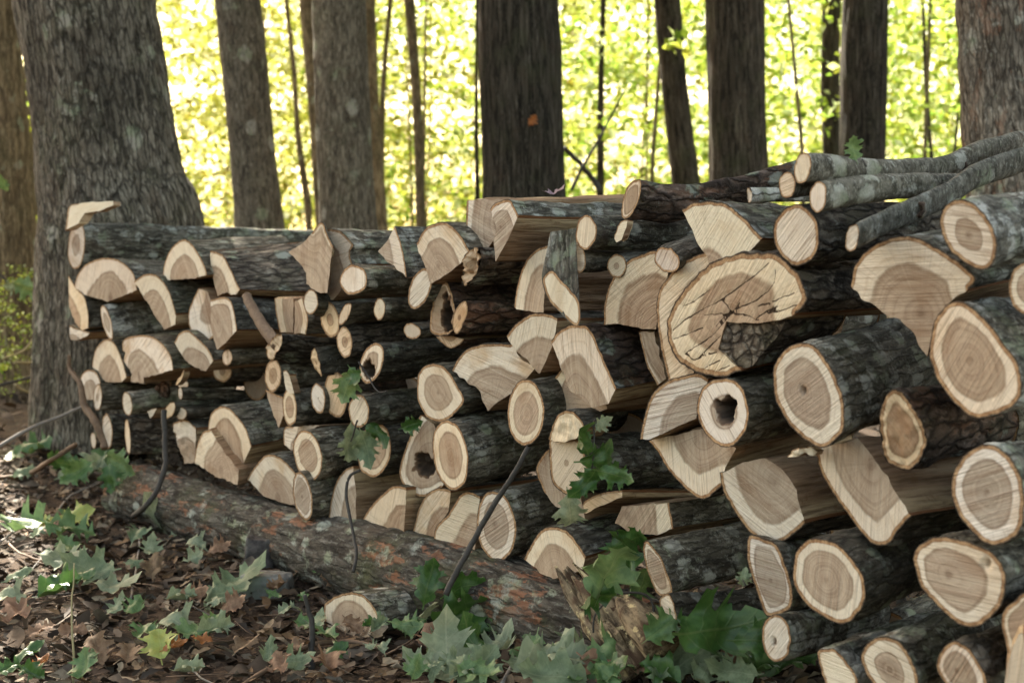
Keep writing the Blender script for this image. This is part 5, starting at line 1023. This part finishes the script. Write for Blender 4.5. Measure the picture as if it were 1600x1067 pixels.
sprig('two small green leaves hanging in the bright gap by the tan tree', [(-5, 425, (8.,)), (20, 448, (8.,)), (45, 446, (8.,))], [(40, 447, (7.95,), 'mid', 60, -20, .2, .2), (15, 447, (7.95,), 'pale', 35, 10, .3, .2), (2, 282, (8.,), 'mid', 40, -70, .3, .1)])
sprig('leafy spray drooping at the far foot of the pile', [(125, 700, (6.3,)), (135, 720, (6.2,)), (150, 735, (6.1,))], [(150, 725, (6.1,), 'pale', 75, 250, -.5, .2), (125, 735, (6.0,), 'mid', 75, 220, -.6, .1), (185, 722, (6.1,), 'mid', 80, 330, -.5, -.2), (105, 725, (6.2,), 'dark', 70, 180, -.7, .1), (172, 742, (6.,), 'dark', 60, 280, -.4, .2)])
sprig('pale green leaf tip caught beside the tall narrow log end', [(1165, 915, .3), (1160, 905, .3)], [(1162, 905, .28, 'pale', 38, 80, .1, .2)])
p = on_pile(862, 309, -.10); o = put_leaf('curled_leaf', 'plum', 0, p+np.array([0, 0, .015]), flat_rot(.4, .3, .2), .075); tag(o, LEAFLAB['plum'], 'leaf')

o = put_leaf('clinging_leaf', 'orange', 1, atY(831, 190, 8.86), facing_rot(60, .2, .3), .09); tag(o, 'small orange leaf clinging to the nearly black tree trunk', 'leaf')
twig('mossy broken brown branch slanting down between split logs', [(386, 462, .02), (398, 490, .05), (415, 515, .07), (436, 540, .08)], 7, 10, 'brown', 'broken_branch', 'branch', n=14)
# ------------------------------------------------------------------ stones, stump, pebble
def lump(name, px, py, d, w_px, h_px, dep, mat, label, cat, seed, boxy=.55):
    c = place(px, py, d); k = c[1]/FPX; bm = bmesh.new(); bmesh.ops.create_icosphere(bm, subdivisions=4, radius=1)
    V = np.array([v.co[:] for v in bm.verts]); F = [[v.index for v in f.verts] for f in bm.faces]; bm.free()
    q = np.sign(V)*np.abs(V)**boxy; q /= np.abs(q).max()
    q = q*(1+(fbm(V*2.2+seed*3, seed)[:, None]-.5)*.35+(fbm(V*9+seed, seed)[:, None]-.5)*.10)
    P = c + q*np.array([w_px/2*k, dep/2, h_px/2*k]); base = np.array([c[0], c[1], P[:, 2].min()])
    o = mesh_obj(name, P, F, mat, None, True, {'lp': P}, base); tag(o, label, cat); return o
def stone_mat(name, a, b, c):
    s = NT(name); v = s.attr('lp').outputs['Vector']; n = s.noise(v, 26., 7, .65); n2 = s.noise(v, 9., 4)
    return s.fin(s.mix(s.ss(n2, .5, .66), s.mix(s.ss(n, .35, .65), a, b), c), .9, s.bump(n, .7, .008), .25)
SD = stone_mat('stone_dark', (.03, .026, .024), (.085, .072, .066), (.12, .11, .095)); SG = stone_mat('stone_grey', (.10, .095, .085), (.22, .21, .19), (.16, .18, .14))
lump('stone_block', 407, 868, (5.12,), 46, 62, .12, SD, 'dark squarish stone block standing against the mossy base log', 'stone', 3, .38)
lump('stone', 415, 918, (4.78,), 82, 52, .14, SG, 'flat-topped grey stone beside the dark stone block', 'stone', 5, .5)
lump('pebble', 668, 1028, (3.98,), 11, 12, .016, NT('pebble_white').fin((.6, .6, .62), .5), 'small round white pebble under the dark glossy leaves', 'pebble', 6, .9)
# crumbling rotten stump wood
s = NT('rotten_wood'); v = s.attr('lp').outputs['Vector']; st_ = s.mapv(v, (1, 1, .25)); a_ = s.noise(st_, 55., 8, .7); b_ = s.noise(v, 26., 6, .65)
rc = s.mix(s.ss(a_, .35, .62), (.06, .042, .028), (.34, .25, .155)); rc = s.mix(s.ss(b_, .55, .62), rc, (.64, .50, .27)); rc = s.mix(s.ma('MULTIPLY', s.ss(s.noise(v, 9., 4), .52, .62), .8), rc, (.10, .055, .035))
ROT = s.fin(rc, .95, s.bump(a_, 1., .014), .1)
ax0, ax1 = atY(882, 885, 3.74), atY(1005, 1050, 3.56)
sroot = empty('rotten_stump', (ax1[0], ax1[1], 0), 'crumbling orange-brown rotten stump piece leaning on the base log', 'stump')
def rot_piece(name, a, b, r0, r1, seed):
    Pn = np.linspace(0, 1, 7)[:, None]; P = a+(b-a)*Pn; rr = np.linspace(r0, r1, 7)
    o_, V = bark_tube(name, P, rr, ROT, sroot, sroot.location, n=60, ds=.008, amp=.02, stretch=.25, freq=30, lobes=.22, seed=seed)
    ring = V[0]; c0 = ring.mean(0)-np.array([0, 0, .0]); k = len(ring)
    vv = np.vstack([ring, c0+(ring-c0)*.55+(b-a)*.08*RNG.random((k, 1)), (c0+(b-a)*.12)[None]])
    ff = []
    for j in range(k): j2 = (j+1) % k; ff += [(j, k+j, k+j2, j2), (k+j, 2*k, k+j2)]
    mesh_obj('broken_end', vv, ff, ROT, sroot, False, {'lp': vv}, sroot.location)
core0, core1 = ax0+(ax1-ax0)*.18, ax1
bark_tube('wood', [core0+(core1-core0)*f for f in np.linspace(0, 1, 6)], [.024, .042, .053, .060, .070, .08], ROT, sroot, sroot.location, n=60, ds=.008, amp=.016, stretch=.2, freq=34, lobes=.16, seed=31, caps=True)
sr = random.Random(8); dv = (ax1-ax0); dl = np.linalg.norm(dv); dv = dv/dl; s1 = np.cross(dv, [0, 1., 0]); s1 /= np.linalg.norm(s1); s2 = np.cross(dv, s1)
for k in range(46):
    th = sr.uniform(0, 6.283); t0 = sr.uniform(-.05, .55); t1 = min(1.02, t0+sr.uniform(.25, .6)); rad = lambda t: (.023+.05*max(t, 0))*sr.uniform(.8, 1.15)
    pt = lambda t: ax0 + dv*dl*t + (s1*math.cos(th)+s2*math.sin(th))*rad(t)
    w0 = sr.uniform(.006, .014); pts_ = [pt(t0), pt((t0*2+t1)/3), pt((t0+t1*2)/3), pt(t1)]
    v, f = tube(pts_, [w0*.35, w0, w0*1.1, w0*.6], 6, .35, k); mesh_obj('splinter', v, f, ROT, sroot, False, {'lp': np.column_stack([(np.array(v)-ax0) @ s1, (np.array(v)-ax0) @ s2, (np.array(v)-ax0) @ dv])+k*.37}, sroot.location)
bark_tube('wood', [atY(972, 935, 3.62)*(1-f)+atY(1035, 1010, 3.45)*f for f in np.linspace(0, 1, 5)], [.018, .035, .045, .05, .05], ROT, sroot, sroot.location, n=40, ds=.008, amp=.014, stretch=.2, freq=34, lobes=.1, seed=33, caps=True)
